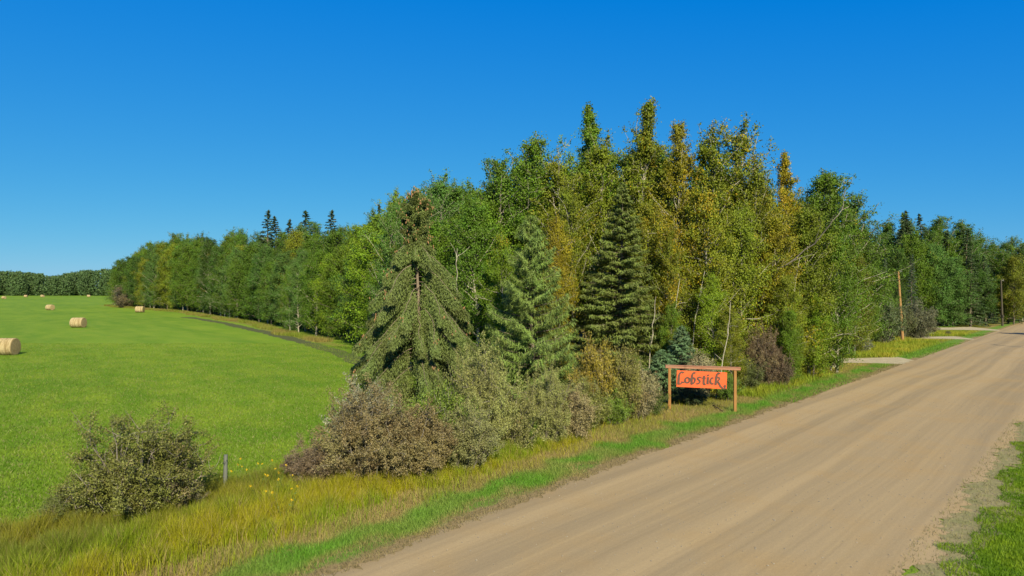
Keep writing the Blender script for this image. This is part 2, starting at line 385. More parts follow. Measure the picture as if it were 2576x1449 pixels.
def make_conifer(seed, H, R, nb, drop=.35, twig=.22, wdt=.045, dens=26, cb=.03, prof=None, hang=.5, sweep=.25, skip=None, r0=.013, gap=.0, aspect=None, fine=1.0):
    """spruce-like tree: whorled boughs carrying flat sprays of needle twigs"""
    rs = np.random.RandomState(seed); tk = MB(); cr = MB(); boughs = []
    z = np.linspace(0, 1, 12); wob = np.cumsum(rs.normal(size=(12, 2)), 0)*.004*H; wob -= wob[0]
    trunk = np.concatenate([wob, (z*H)[:, None]], 1); trunk[0, 2] = -.15; tr = r0*H*(1-z)+.012
    tube(tk, trunk, tr, 8)
    az = 0.
    if prof is None: prof = lambda f: (1-f)**.85
    for i in range(nb):
        f = cb+(1-cb)*(i/nb)**.92; az += 2.399+rs.uniform(-.35, .35)
        if rs.rand() < gap: continue
        zz = f*H; p = np.array([np.interp(zz/H, z, trunk[:, j]) for j in range(3)]); p[2] = zz
        if skip and skip(zz, az % (2*PI)): continue
        L = R*prof(f)*rs.uniform(.75, 1.12)+.05
        n = 9; u = np.linspace(0, 1, n)
        dr = drop*(1-f*.85)
        # out and down, then lifted at the tip
        rad = L*u; dz = -dr*L*(u**1.0)*(1.0) + sweep*L*u**3 + L*.10*np.sin(u*PI)
        bx = np.cos(az)*rad; by = np.sin(az)*rad; k = np.cumsum(rs.normal(size=n))*.02*L; k -= k[0]
        c = np.stack([p[0]+bx-np.sin(az)*k, p[1]+by+np.cos(az)*k, p[2]+dz], 1)
        tube(tk, c, np.linspace(min(.045, .02*L+.008), .006, n), 4, False); boughs.append(c)
        m = int(dens*L*fine)+10
        uu = rs.uniform(.12, 1.02, m)**.8
        cc = np.stack([np.interp(uu, u, c[:, j]) for j in range(3)], 1)
        out = np.array([math.cos(az), math.sin(az), 0]); side = np.array([-math.sin(az), math.cos(az), 0])
        sp = .30*L*(1-uu*.75)+.06                       # half width of the spray
        sd_ = rs.uniform(-1, 1, m)
        cc = cc + side*(sd_*sp)[:, None] + out*(np.abs(sd_)*sp*.5)[:, None]
        cc[:, 2] -= np.abs(sd_)*sp*.35*hang + rs.rand(m)**1.5*hang*.30*(L*.35+.15)
        d = out*.7 + side*(np.sign(sd_)*.6)[:, None] + np.array([0, 0, -1.0])*(hang*rs.uniform(.2, 1.6, m))[:, None]
        cc = cc + rs.normal(size=cc.shape)*.035
        leaves(cr, cc, twig, wdt, rs, d=unit(d), up=1.2, nrm=out[None]*.6+np.array([[0, 0, 1.]])+side[None]*(sd_*.8)[:, None], nw=1.0)
    # leader
    t = np.array([[trunk[-1][0], trunk[-1][1], H-(q**1.3)*.09*H] for q in rs.uniform(0, 1, int(60*fine))]) + rs.normal(size=(int(60*fine), 3))*.04
    leaves(cr, t, twig*.8, wdt, rs, d=np.tile([[0, 0, .8]], (len(t), 1)))
    return tk, cr, boughs

def make_shrub(seed, H, R, stems, per, leaf, sig=.16, ragged=.25, twiggy=0.0, low=.12):
    rs = np.random.RandomState(seed); tk = MB(); cr = MB(); cent = []
    for i in range(stems):
        az = i*2.4+rs.uniform(-.3, .3); q = math.sqrt((i+.5)/stems)
        b = np.array([math.cos(az)*R*.30*q, math.sin(az)*R*.30*q, -.05])
        tgt_r = R*q*rs.uniform(.75, 1.05); tgt_h = H*math.sqrt(max(.06, 1-(q*.86)**2))*rs.uniform(1-ragged, 1.05)
        tgt = np.array([math.cos(az)*tgt_r, math.sin(az)*tgt_r, tgt_h]); n = 8
        u = np.linspace(0, 1, n)[:, None]; mid = (b+tgt)/2 + np.array([0, 0, .12*H])
        c = (1-u)**2*b + 2*u*(1-u)*mid + u*u*tgt + rs.normal(size=(n, 3))*.03*H*u
        tube(tk, c, np.linspace(.022+.004*H, .006, n), 4, False)
        L = np.linalg.norm(tgt-b)
        for s in range(9):
            k = rs.randint(1, n); d = unit(c[k]-c[k-1] + rs.normal(size=3)*.75 + np.array([0, 0, .15]))
            c2 = curve(c[k], d, L*rs.uniform(.12, .34), 4, rs, .22, (0, 0, .2)); tube(tk, c2, np.linspace(.010, .004, 5), 3, False)
            if rs.rand() > twiggy and c2[-1][2] > low*H*rs.rand(): cent += [c2[-1], c2[3], c2[2]]
        if rs.rand() > twiggy: cent += [c[-1], c[-2], c[-3]]
    cent = np.array(cent); cent[:, 2] = np.maximum(cent[:, 2], .08)
    clumps(cr, cent, per, (sig, sig, sig*.85), leaf, rs, aspect=.45, up=.5)
    return tk, cr

KINDS = {}
def kind(name, tkcr, bark, leafm):
    KINDS[name] = (tkcr[0].mesh(name+'_trunk', bark, True), tkcr[1].mesh(name+'_crown', leafm))
# library (height 1:1 in metres, scaled when placed)
for i in range(5):
    kind('aspen%d' % i, make_broad(100+i, 18, 3.1, .10, 78, 36, .150, prof_aspen, rise=1.0, lean=.035, sig=.29, sub=3), M_WHITE, M_LEAF)
for i in range(2):
    kind('spire%d' % i, make_broad(140+i, 20, 3.0, .12, 78, 36, .150, lambda f: float(np.interp(f, [0, .15, .35, .55, .72, .8, .93, 1], [.6, .9, 1, .82, .40, .20, .16, .06])), rise=1.0, lean=.02, sig=.28), M_WHITE, M_LEAF)
for i in range(6):
    kind('edge%d' % i, make_broad(200+i, 13, 3.2, .05, 66, 40, .165, prof_edge, rise=.6, lean=.03, sig=.36), M_GREYB, M_LEAF)
for i in range(2):
    kind('leafy%d' % i, make_broad(230+i, 14, 3.0, .04, 74, 46, .140, prof_edge, rise=.7, lean=.05, sig=.32), M_WHITE, M_LEAF)
for i in range(3):
    t = make_conifer(300+i, 15, 2.5, 120, drop=.30, twig=.34, wdt=.10, dens=34, sweep=.2, hang=.35, gap=.08); kind('spruce%d' % i, t[:2], M_GREYB, M_NEEDLE)
for i in range(4):
    kind('bush%d' % i, make_shrub(400+i, 2.5, 1.6, 54, 17, .095, sig=.11, ragged=.38), M_TWIG, M_SHRUB)
for i in range(2):
    kind('lowbush%d' % i, make_shrub(430+i, 1.3, 1.1, 26, 14, .085, sig=.12), M_TWIG, M_SHRUB)

GREEN = (.088, .168, .012); MID = (.112, .198, .012); LIME = (.165, .262, .012); DARK = (.060, .122, .014); OLIVE = (.182, .222, .013); GOLD = (.250, .232, .012); COOL = (.092, .185, .032)
def plant(kn, name, cat, label, x, y, h, wid=1.0, col=GREEN, autumn=0.0, group=None, rz=None, seed=None, z=0.0):
    tkm, crm = KINDS[kn]; n = len([1 for _ in C.objects]) if rz is None else 0
    r = random.Random(int(abs(x)*131+abs(y)*977)) ; rz = r.uniform(0, 6.28) if rz is None else rz
    H0 = HEI[kn]; s = h/H0
    root = thing(name, label, cat, (x, y, z), rz, group); root.scale = (s*wid, s*wid, s)
    tn, cn = ('stem', 'foliage') if 'bush' in kn or cat == 'shrub' else ('trunk', 'crown')
    link(tn, tkm, root); c = link(cn, crm, root)
    k = r.uniform(.86, 1.14); c.color = (col[0]*k*r.uniform(.93, 1.07), col[1]*k, col[2]*k, autumn*(.8 if cat == 'tree' else 1))
    return root
HEI = {}
for k_ in KINDS:
    m_ = KINDS[k_][1]; co = np.empty(len(m_.vertices)*3, np.float32); m_.vertices.foreach_get('co', co)
    HEI[k_] = float(np.percentile(co.reshape(-1, 3)[:, 2], 99.9))
def tree_px(kn, name, label, u, vtop, Y, wid=1.0, col=GREEN, autumn=0.0, group=None, cat='tree', rz=None):
    x = (u-1288)/FPX*Y; h = CAMZ + (724.5-vtop)/FPX*Y
    return plant(kn, name, cat, label, x, Y, h, wid, col, autumn, group, rz)

ORD = 'first second third fourth fifth sixth seventh eighth ninth tenth eleventh twelfth'.split()
def ordn(i): return ORD[i] if i < 12 else '%d%s' % (i+1, {1: 'st', 2: 'nd', 3: 'rd'}.get((i+1) % 10, 'th') if (i+1) % 100 not in (11, 12, 13) else 'th')
def cname(c): return {GREEN: 'green', MID: 'mid green', LIME: 'lime green', COOL: 'cool green', OLIVE: 'olive green', DARK: 'dark green'}[c]
# ---- the individual big trees of the front wood: (kind, u, vtop, Y, width, colour, autumn, label)
G1 = 'tall aspens of the roadside wood'
FRONT = [
 ('aspen1', 985, 505, 50, .8, COOL, .0, 'slender green aspen just left of the big drooping spruce'),
 ('aspen3', 1052, 462, 47, .75, COOL, .0, 'thin aspen whose top shows right behind the tip of the drooping spruce'),
 ('aspen0', 1118, 432, 49, .95, COOL, .0, 'green aspen with pointed top just right of the drooping spruce tip'),
 ('aspen2', 1165, 560, 46, 1.0, GREEN, .0, 'lower dark green aspen filling the dip in the skyline right of the drooping spruce'),
 ('aspen4', 1235, 395, 49, 1.0, GREEN, .0, 'green aspen forming the left shoulder of the tallest group of trees'),
 ('aspen2', 1290, 372, 53, 1.0, MID, .0, 'bright green aspen second from the left shoulder of the tallest group'),
 ('aspen1', 1345, 347, 51, 1.0, MID, .10, 'green round topped aspen above the feathery larch'),
 ('aspen3', 1403, 382, 49, .95, OLIVE, .30, 'olive aspen standing right above and behind the larch'),
 ('spire0', 1473, 262, 52, .9, MID, .12, 'tall spiky green aspen, left of the two highest tips on the skyline'),
 ('aspen0', 1525, 335, 50, .95, OLIVE, .30, 'olive aspen between the two highest tips on the skyline'),
 ('spire1', 1602, 250, 51, .9, OLIVE, .42, 'tallest aspen with yellowing leaves, right of the two highest tips on the skyline'),
 ('aspen4', 1655, 352, 53, .9, MID, .30, 'aspen just right of the tallest yellowing tip'),
 ('spire1', 1712, 300, 49, .8, GOLD, .35, 'narrow rusty gold aspen rising above the wood to the right of the tallest tips'),
 ('aspen2', 1790, 318, 50, 1.0, OLIVE, .35, 'broad olive gold aspen left half of the highest right hand crown'),
 ('aspen0', 1855, 298, 51, 1.0, OLIVE, .40, 'broad olive gold aspen with red tinged tip, right half of the highest right hand crown'),
 ('aspen3', 1905, 410, 49, .9, OLIVE, .25, 'olive aspen on the falling right slope of the highest right hand crown'),
 ('spire0', 1978, 382, 50, .8, GOLD, .45, 'rusty brown and gold narrow aspen standing apart on the right of the wood'),
 ('aspen1', 2050, 436, 50, 1.05, MID, .10, 'green aspen with spiky top right of the rusty narrow one'),
 ('aspen4', 2098, 432, 51, 1.15, MID, .10, 'green leaning aspen at the top right corner of the roadside wood'),
 ('aspen2', 2155, 488, 63, 1.15, GREEN, .05, 'green aspen beyond the near driveway with pale bare limb in front'),
 ('aspen0', 2188, 555, 65, 1.0, GREEN, .05, 'rightmost green aspen of the roadside wood beyond the near driveway'),
]
for kn, u, v, Y, w, c, au, lab in FRONT: tree_px(kn, 'aspen_tree', lab, u, v, Y, w, c, au, G1)
G2 = 'leafy trees in the front of the roadside wood'
MIDROW = [
 ('leafy0', 1205, 500, 42, .8, GREEN, .0, 'dark green leafy tree between the drooping spruce and the larch'),
 ('leafy1', 1262, 590, 39, .62, LIME, .30, 'small yellow green leafy tree touching the left side of the larch'),
 ('leafy0', 1395, 545, 41, .55, GOLD, .3, 'slim orange gold leafy tree between the larch and the dark spruce'),
 ('aspen1', 1445, 470, 44, .8, OLIVE, .25, 'olive leafy tree in the dark gap left of the dark spruce'),
 ('leafy1', 1640, 500, 44.5, .7, OLIVE, .4, 'gold leafy tree just right of the dark spruce'),
 ('leafy0', 1700, 560, 42, .62, OLIVE, .45, 'gold leafy tree with white stems left of the sign board top'),
 ('leafy1', 1775, 470, 43, .8, OLIVE, .40, 'big olive gold leafy tree straight above the sign'),
 ('leafy0', 1800, 690, 40, .8, LIME, .15, 'lower bright green leafy tree with white stems above the sign board'),
 ('leafy1', 1870, 520, 44, .8, OLIVE, .30, 'olive leafy tree above the right post of the sign'),
 ('leafy0', 1950, 530, 45, .75, GOLD, .45, 'rusty gold leafy tree above the brown bush'),
 ('leafy1', 1985, 690, 43, .8, OLIVE, .10, 'lower olive green leafy tree right of the brown bush'),
 ('leafy0', 2035, 520, 46, .9, OLIVE, .10, 'dense olive green leafy tree with leaning pale limb right of the rusty gold one'),
 ('leafy1', 2105, 560, 48, .75, MID, .12, 'dense green leafy tree at the right front corner of the roadside wood'),
 ('leafy0', 2150, 640, 60.5, .8, OLIVE, .25, 'yellow olive leafy tree beyond the near driveway'),
]
for kn, u, v, Y, w, c, au, lab in MIDROW: tree_px(kn, 'leafy_tree', lab, u, v, Y, w, c, au, G2)
LOW = [
 ('edge0', 1690, 760, 39.5, .62, MID, .15, 'low green leafy tree right of the blue green spruces behind the sign'),
 ('leafy1', 1842, 770, 39.0, .8, OLIVE, .25, 'low olive leafy tree above the right end of the sign beam'),
 ('edge1', 1990, 780, 42.0, .75, MID, .10, 'low mid green leafy tree right of the tall reddish brown shrub'),
 ('edge2', 2045, 740, 45.0, .80, LIME, .15, 'low lime green leafy tree at the right front of the roadside wood'),
 ('leafy0', 2090, 730, 49.0, .80, OLIVE, .20, 'low yellow olive leafy tree at the right front corner above the driveway'),
 ('edge3', 2075, 640, 51.0, .80, MID, .15, 'mid green leafy tree behind the low ones at the right front corner'),
 ('edge0', 2115, 700, 61.5, .75, OLIVE, .15, 'olive leafy tree with low boughs at the far side of the near driveway'),
 ('edge2', 2185, 720, 66.0, .80, MID, .10, 'green leafy tree with low boughs midway between driveway and pole'),
 ('edge1', 2225, 700, 74.0, .80, GREEN, .05, 'green leafy tree with low boughs just left of the pole shrubs'),
]
for kn, u, v, Y, w, c, au, lab in LOW: tree_px(kn, 'leafy_tree', lab, u, v, Y, w, c, au, G2)
rr = random.Random(3)
SKY_R = [(1000, 520), (1120, 450), (1180, 510), (1240, 410), (1400, 390), (1480, 340), (1560, 335), (1650, 350), (1760, 370), (1880, 400), (1950, 460), (2060, 460), (2140, 520), (2200, 600)]
def interp(tab, u): return float(np.interp(u, [a for a, b in tab], [b for a, b in tab]))
for Y in (58, 66):
    for u in range(1010, 2060 if Y < 60 else 2200, 62 if Y < 60 else 75):
        uu = u+rr.uniform(-14, 14); v = interp(SKY_R, uu)+rr.uniform(25, 60); x = (uu-1288)/FPX*Y
        if Y < 60 and x > 22: continue
        tree_px('aspen%d' % rr.randint(0, 4), 'aspen_tree', 'tall aspen half hidden among others deep in the roadside wood', uu, v, Y, rr.uniform(.9, 1.05),
                rr.choice([GREEN, MID, DARK, OLIVE]), rr.uniform(0, .3), 'aspens deep in the roadside wood')

# ---- wood edge along the field
SKY_L = [(255, 700), (290, 655), (350, 638), (400, 620), (440, 605), (510, 588), (560, 612), (590, 590), (650, 606), (700, 590), (760, 580), (850, 588), (900, 575), (930, 558), (960, 530), (1010, 505), (1100, 470)]
E = np.array(edge, float); seg = np.linalg.norm(np.diff(E[::-1], axis=0), axis=1); cum = np.concatenate([[0], np.cumsum(seg)]); Er = E[::-1]
def along(s): return np.array([np.interp(s, cum, Er[:, 0]), np.interp(s, cum, Er[:, 1])])
for row in range(3):
    s = rr.uniform(0, 3); cnt = 0
    while s < cum[-1]:
        p = along(s); d = unit(along(min(s+3, cum[-1]))-along(max(0, s-3))); n = np.array([d[1], -d[0]])
        if n[0] < 0: n = -n
        q = p + n*(2.6+row*4.4+rr.uniform(-1.0, 1.0))
        u = 1288+q[0]/q[1]*FPX; Y = q[1]
        v = interp(SKY_L, u) - 9 + (rr.uniform(15, 95), rr.uniform(-2, 55), rr.uniform(-20, 34))[row]*min(1, 110/Y)
        h = CAMZ+(724.5-v)/FPX*Y
        if not (row == 0 and u > 1100):
            kn = ('edge%d' % rr.randint(0, 5) if rr.random() < .6 else 'leafy%d' % rr.randint(0, 1)) if row < 2 else 'aspen%d' % rr.randint(0, 4)
            cc_ = rr.choice([GREEN, GREEN, MID, COOL, DARK, DARK, OLIVE] if Y > 95 else [MID, GREEN, LIME, MID, COOL])
            if row == 0: lab, g = cname(cc_)+' leafy tree, '+ordn(cnt)+' from the left in the front row along the field', 'front row of trees along the field'
            elif row == 1: lab, g = 'leafy tree right behind the front row of the wood along the field', 'second row of trees along the field'
            else: lab, g = 'aspen whose top shows over the wood along the field', 'back row of trees along the field'
            plant(kn, 'leafy_tree' if row < 2 else 'aspen_tree', 'tree', lab, float(q[0]), float(Y), h, (1.0 if row < 2 else 1.1)*rr.uniform(.68, 1.0)*(1 if Y < 120 else 1.0),
                  cc_, rr.choice([0, 0, 0, .1, .2]), g); cnt += 1
        s += rr.uniform(2.9, 4.6)*(1 if Y < 120 else 1.3)
for (u, v, Y, w, lab) in [(674, 530, 134, 1.5, 'leftmost of the spruce tops on the skyline over the field edge wood'), (702, 545, 131, 1.4, 'spruce top close beside the leftmost one on the skyline'),
        (728, 553, 136, 1.4, 'lower spruce top third from the left on the skyline'), (768, 530, 138, 1.7, 'broad spruce top in the middle of the skyline group over the field edge wood'), (834, 530, 122, 1.5, 'lone dark spruce top standing clear on the skyline left of the big drooping spruce'), (868, 572, 118, 1.2, 'tiny spruce tip just right of the lone spruce top'),
        (953, 514, 78, .9, 'narrow brownish spruce top beside the left aspens near the drooping spruce'), (1500, 600, 60, 1, None)][:7]:
    tree_px('spruce%d' % rr.randint(0, 2), 'spruce_tree', lab, u, v, Y, w, (.055, .095, .035), .25, 'spruces rising over the field edge wood')

# ---- far wood right of the pole, along and across the road
SKY_F = [(2190, 585), (2250, 565), (2290, 545), (2330, 575), (2370, 560), (2400, 585), (2440, 565), (2470, 600), (2500, 612), (2576, 610), (2700, 605)]
for Y0, rowi in ((106, 0), (111, 1), (117, 2)):
    for i in range(19):
        u = 2180+i*28+rr.uniform(-9, 9); Y = Y0+rr.uniform(-1.2, 1.2)+max(0, (u-2430))*.085
        v = interp(SKY_F, u)-8+(rr.uniform(35, 95), rr.uniform(5, 30), rr.uniform(-8, 8))[rowi]; sp = rr.random() < (.45, .4, .25)[rowi]
        cc_ = rr.choice([GREEN, DARK, MID, COOL])
        if rowi == 0: lab = ('dark spruce' if sp else cname(cc_)+' leafy tree')+', '+ordn(i)+' from the left in the front row past the utility pole'
        else: lab = 'dark spruce standing back in the far roadside wood' if sp else 'green leafy tree standing back in the far roadside wood'
        if sp: tree_px('spruce%d' % rr.randint(0, 2), 'spruce_tree', lab, u, v, Y, rr.uniform(1.1, 1.4), (.065, .110, .035), .05, 'spruces of the far roadside wood')
        else: tree_px('aspen%d' % rr.randint(0, 4) if rowi else 'edge%d' % rr.randint(0, 3), 'leafy_tree', lab, u, v, Y, rr.uniform(.95, 1.15)*(1.1 if rowi else .85), cc_, .05, 'leafy trees of the far roadside wood')
for (u, v, Y) in [(2283, 530, 112), (2313, 540, 113), (2262, 565, 112), (2418, 575, 116)]:
    tree_px('spruce%d' % rr.randint(0, 2), 'spruce_tree', 'spruce tip on the skyline above the utility pole' if u < 2400 else 'spruce tip on the skyline between the two utility poles', u, v, Y, 1.3, (.055, .095, .035), .15, 'spruce tips over the far roadside wood')
# trees left of the pole, between the first and second driveway
for (kn, u, v, Y, w, c, au, lab) in [
        ('edge1', 2195, 640, 74, .8, GREEN, .05, 'green leafy tree between the near driveway and the pole, on the left'),
        ('spruce1', 2225, 650, 88, .75, (.085, .125, .065), .0, 'grey green spruce just left of the utility pole'),
        ('spruce2', 2290, 640, 95, .8, (.085, .125, .070), .0, 'grey green spruce just right of the utility pole'),
        ('edge2', 2255, 700, 91, .6, DARK, .0, 'dark leafy tree right behind the utility pole'),
        ('spruce0', 2380, 650, 107, .8, (.065, .110, .045), .0, 'dark spruce halfway between the two utility poles'),
        ('edge3', 2550, 640, 112, .8, OLIVE, .2, 'yellow green leafy tree beside the far utility pole')]:
    tree_px(kn, 'spruce_tree' if 'spruce' in kn else 'leafy_tree', lab, u, v, Y, w, c, au)
# off-frame trees on the right of the road, whose shadows fall on it
for x, y, h in [(72.5, 68, 16), (79, 70, 17), (84.5, 74, 16)]:
    plant('edge%d' % rr.randint(0, 3), 'leafy_tree', 'tree', 'leafy tree across the road on the right verge', x, y, h, .8, GREEN, 0, 'trees right of the road')

# ---- three conifers of the front, each with its own shape
def hero(name, tc, bark, label, x, y, col, au, extra=None, rz=0):
    root = thing(name, label, 'tree', (x, y, 0), rz)
    link('trunk', tc[0].mesh(name+'_trunk', bark, True), root); c = link('crown', tc[1].mesh(name+'_crown', M_NEEDLE), root); c.color = (*col, au)
    return root
DZ = [0, 1.2, 2.2, 3.2, 4.4, 5.6, 6.6, 7.3, 7.9, 8.3, 9.0, 9.6, 10.0, 10.3]; DR = [3.3, 3.25, 3.15, 3.0, 2.75, 2.35, 1.9, 1.35, .75, .62, .85, .62, .35, .08]
HH = 10.35
def droop_prof(f): return np.interp(f*HH*.985, DZ, DR)/3.3
def open_gap(z, az):   # a bare length of trunk faces the camera
    return 6.0 < z < 6.9 and abs(((az - 4.85 + PI) % (2*PI)) - PI) < .32
rs = np.random.RandomState(77)
tk, cr = MB(), MB()
z = np.linspace(0, 1, 12); trunk = np.stack([.10*np.sin(z*5), .05*np.cos(z*4), z*HH*.99], 1); trunk[0, 2] = -.15
tube(tk, trunk, .12*(1-z)+.015, 9); cones = MB(); az = .3
for i in range(126):
    f = .04+.95*(i/126)**1.0; zz = f*HH; az += 2.399+rs.uniform(-.3, .3)
    L = np.interp(zz, DZ, DR)*rs.uniform(.72, 1.10)
    low = zz < 7.6
    if low and open_gap(zz, az % (2*PI)): continue
    if low and rs.rand() < .06: continue
    n = 11; u = np.linspace(0, 1, n)
    # the old lower boughs hang: they leave the trunk high and sweep down before lifting at the tip
    dr = np.interp(zz, [0, 3, 6, 7.6, 8.2, 10.3], [.55, .80, .95, .8, .25, -.3])
    if low: L *= 1.02
    rad = L*(u**.9); dz = -dr*L*u**1.25 + .16*L*np.sin(u*PI*.9) + .16*L*u**5
    k = np.cumsum(rs.normal(size=n))*.022*L; k -= k[0]
    p = [np.interp(f, z, trunk[:, j]) for j in range(3)]
    c = np.stack([p[0]+np.cos(az)*rad-np.sin(az)*k, p[1]+np.sin(az)*rad+np.cos(az)*k, np.maximum(zz+dz+ (0.55 if low else 0), .15)], 1)
    tube(tk, c, np.linspace(.022 if low else .014, .005, n), 5, False)
    out = np.array([math.cos(az), math.sin(az), 0]); side = np.array([-math.sin(az), math.cos(az), 0])
    # a dense mat of twigs over each bough plus curtains of hanging branchlets below it
    m = int(1100*L)+280
    uu = rs.uniform(.10 if not low else .16, 1.03, m)**.85; cc = np.stack([np.interp(uu, u, c[:, j]) for j in range(3)], 1)
    sp = (.095*L+.05)*(1-.45*uu); sdv = rs.normal(size=m)*.55
    hangd = rs.rand(m)**1.3*(.85 if low else .25)*(.35+.65*np.sin(np.clip(uu, 0, 1)*PI))
    cc = cc + side*(sdv*sp)[:, None]; cc[:, 2] -= np.abs(sdv)*sp*.6 + hangd
    slope = unit(np.gradient(c, axis=0)); dd = np.stack([np.interp(uu, u, slope[:, j]) for j in range(3)], 1)
    d = dd*.7 + side*(np.sign(sdv)*.35)[:, None] + np.array([0, 0, -1.])*(hangd*2.2+.1)[:, None]
    leaves(cr, cc+rs.normal(size=cc.shape)*.02, .13, .024, rs, d=unit(d), up=1.0, nrm=out[None]*.7+np.array([[0, 0, 1.]])+side[None]*sdv[:, None], nw=1.0)
    for q in range(rs.poisson(1.1 if zz > 3 else .4)):
        w_ = rs.uniform(.75, 1.0); cp = np.array([np.interp(w_, u, c[:, j]) for j in range(3)]) + rs.normal(size=3)*.06
        for e in range(rs.randint(2, 6)):
            a0 = cp+rs.normal(size=3)*.09
            tube(cones, [a0, a0-[0, 0, .025], a0-[0, 0, .07], a0-[0, 0, .10]], [.008, .020, .019, .006], 6)
m = 4200; q = rs.rand(m); zz = 8.35+q*1.95; R_ = np.interp(zz, DZ, DR)*.62; a_ = rs.uniform(0, 2*PI, m); r_ = R_*np.sqrt(rs.rand(m))
cc = np.stack([r_*np.cos(a_), r_*np.sin(a_), zz], 1) + rs.normal(size=(m, 3))*.05
m2 = 3600; z2 = rs.uniform(6.9, 8.7, m2); a2 = rs.uniform(0, 2*PI, m2); r2 = rs.uniform(.12, .50, m2)
leaves(cr, np.stack([r2*np.cos(a2), r2*np.sin(a2), z2], 1), .14, .026, rs, d=unit(np.stack([np.cos(a2)*.6, np.sin(a2)*.6, -.9+0*a2], 1)), nrm=np.stack([np.cos(a2), np.sin(a2), .6+0*a2], 1))
leaves(cr, cc, .13, .026, rs, d=unit(np.stack([np.cos(a_)*.5, np.sin(a_)*.5, -.4+0*a_], 1)))
for q in range(14):
    zq = rs.uniform(8.2, 9.9); a0 = np.array([0, 0, zq]) + np.array([math.cos(q*2.4), math.sin(q*2.4), 0])*np.interp(zq, DZ, DR)*rs.uniform(.5, 1.0)
    for e in range(3):
        b0 = a0+rs.normal(size=3)*.07; tube(cones, [b0, b0-[0, 0, .025], b0-[0, 0, .07], b0-[0, 0, .10]], [.008, .020, .019, .006], 6)
sp_root = hero('spruce_tree', (tk, cr), M_SPRB, 'large drooping spruce with hanging boughs, orange cones and a bare length of trunk', -4.15, 30, (.140, .185, .045), .12)
link('cones', cones.mesh('spruce_cones', flat('cone_scales', (.36, .19, .09), .7, .25, 12), True), sp_root)
t = make_conifer(515, 9.5, 2.75, 150, drop=.16, twig=.30, wdt=.026, dens=120, hang=.75, sweep=.45, gap=.10, prof=lambda f: (.98*(1-f)**.70+.03)*(.72+.28*min(1, f*5))*(.8+.35*math.sin(f*97)**2), fine=1.5)
hero('larch_tree', t[:2], M_GREYB, 'feathery blue green larch between the drooping spruce and the dark spruce', .95, 33.5, (.180, .265, .055), .0)
t = make_conifer(522, 12.3, 3.5, 230, drop=.30, twig=.24, wdt=.050, dens=105, hang=.5, sweep=.26, gap=.12, prof=lambda f: (1-f)**.80*(.82+.18*min(1, f*5)), fine=1.5)
hero('spruce_tree', t[:2], M_GREYB, 'dark green cone shaped spruce left of the sign with layered boughs', 6.45, 41.5, (.145, .190, .038), .05)
t = make_conifer(533, 3.9, 1.7, 90, drop=.15, twig=.17, wdt=.038, dens=150, hang=.3, sweep=.25, fine=1.2)
hero('spruce_tree', t[:2], M_GREYB, 'small blue green spruce behind the left end of the sign', 9.3, 37.8, (.125, .215, .095), .0)
t = make_conifer(534, 2.7, 1.6, 80, drop=.15, twig=.17, wdt=.038, dens=150, hang=.3, sweep=.25, fine=1.2)
hero('spruce_tree', t[:2], M_GREYB, 'low blue green spruce behind the left sign post, shorter than its neighbour', 7.9, 36.2, (.115, .205, .085), .0)

# ------------------------------------------------------------ shrubs
BROWN = (.205, .175, .072); PALE = (.240, .255, .080); SOL = (.135, .155, .032); SGR = (.130, .200, .022); SYEL = (.29, .24, .028)
# big near shrubs get meshes of their own
KINDS['near_bush0'] = None
def near_kind(n, *a, **k):
    kind(n, make_shrub(*a, **k), M_TWIG, M_SHRUB); co = np.empty(len(KINDS[n][1].vertices)*3, np.float32)
    KINDS[n][1].vertices.foreach_get('co', co); HEI[n] = float(np.percentile(co.reshape(-1, 3)[:, 2], 99.9))
near_kind('near_bush0', 611, 2.9, 1.80, 88, 34, .060, sig=.080, ragged=.58, twiggy=.18)
near_kind('near_bush1', 612, 3.0, 1.9, 90, 36, .066, sig=.080, ragged=.42, twiggy=.10)
near_kind('near_bush2', 613, 2.6, 1.6, 76, 32, .068, sig=.080, ragged=.38, twiggy=.15)
def shrub_px(kn, label, u, vtop, vbase, wid=1.0, col=SOL, au=.2, group=None, name='shrub'):
    Y = CAMZ*FPX/(vbase-724.5); x = (u-1288)/FPX*Y; h = CAMZ-(vtop-724.5)/FPX*Y; h *= 1.12 if 1000 < u < 1680 else 1.0
    return plant(kn, name, 'shrub', label, x, Y+.2, h, wid, col, au, group, rz=u*.7)
GS = 'shrubs along the roadside ditch'
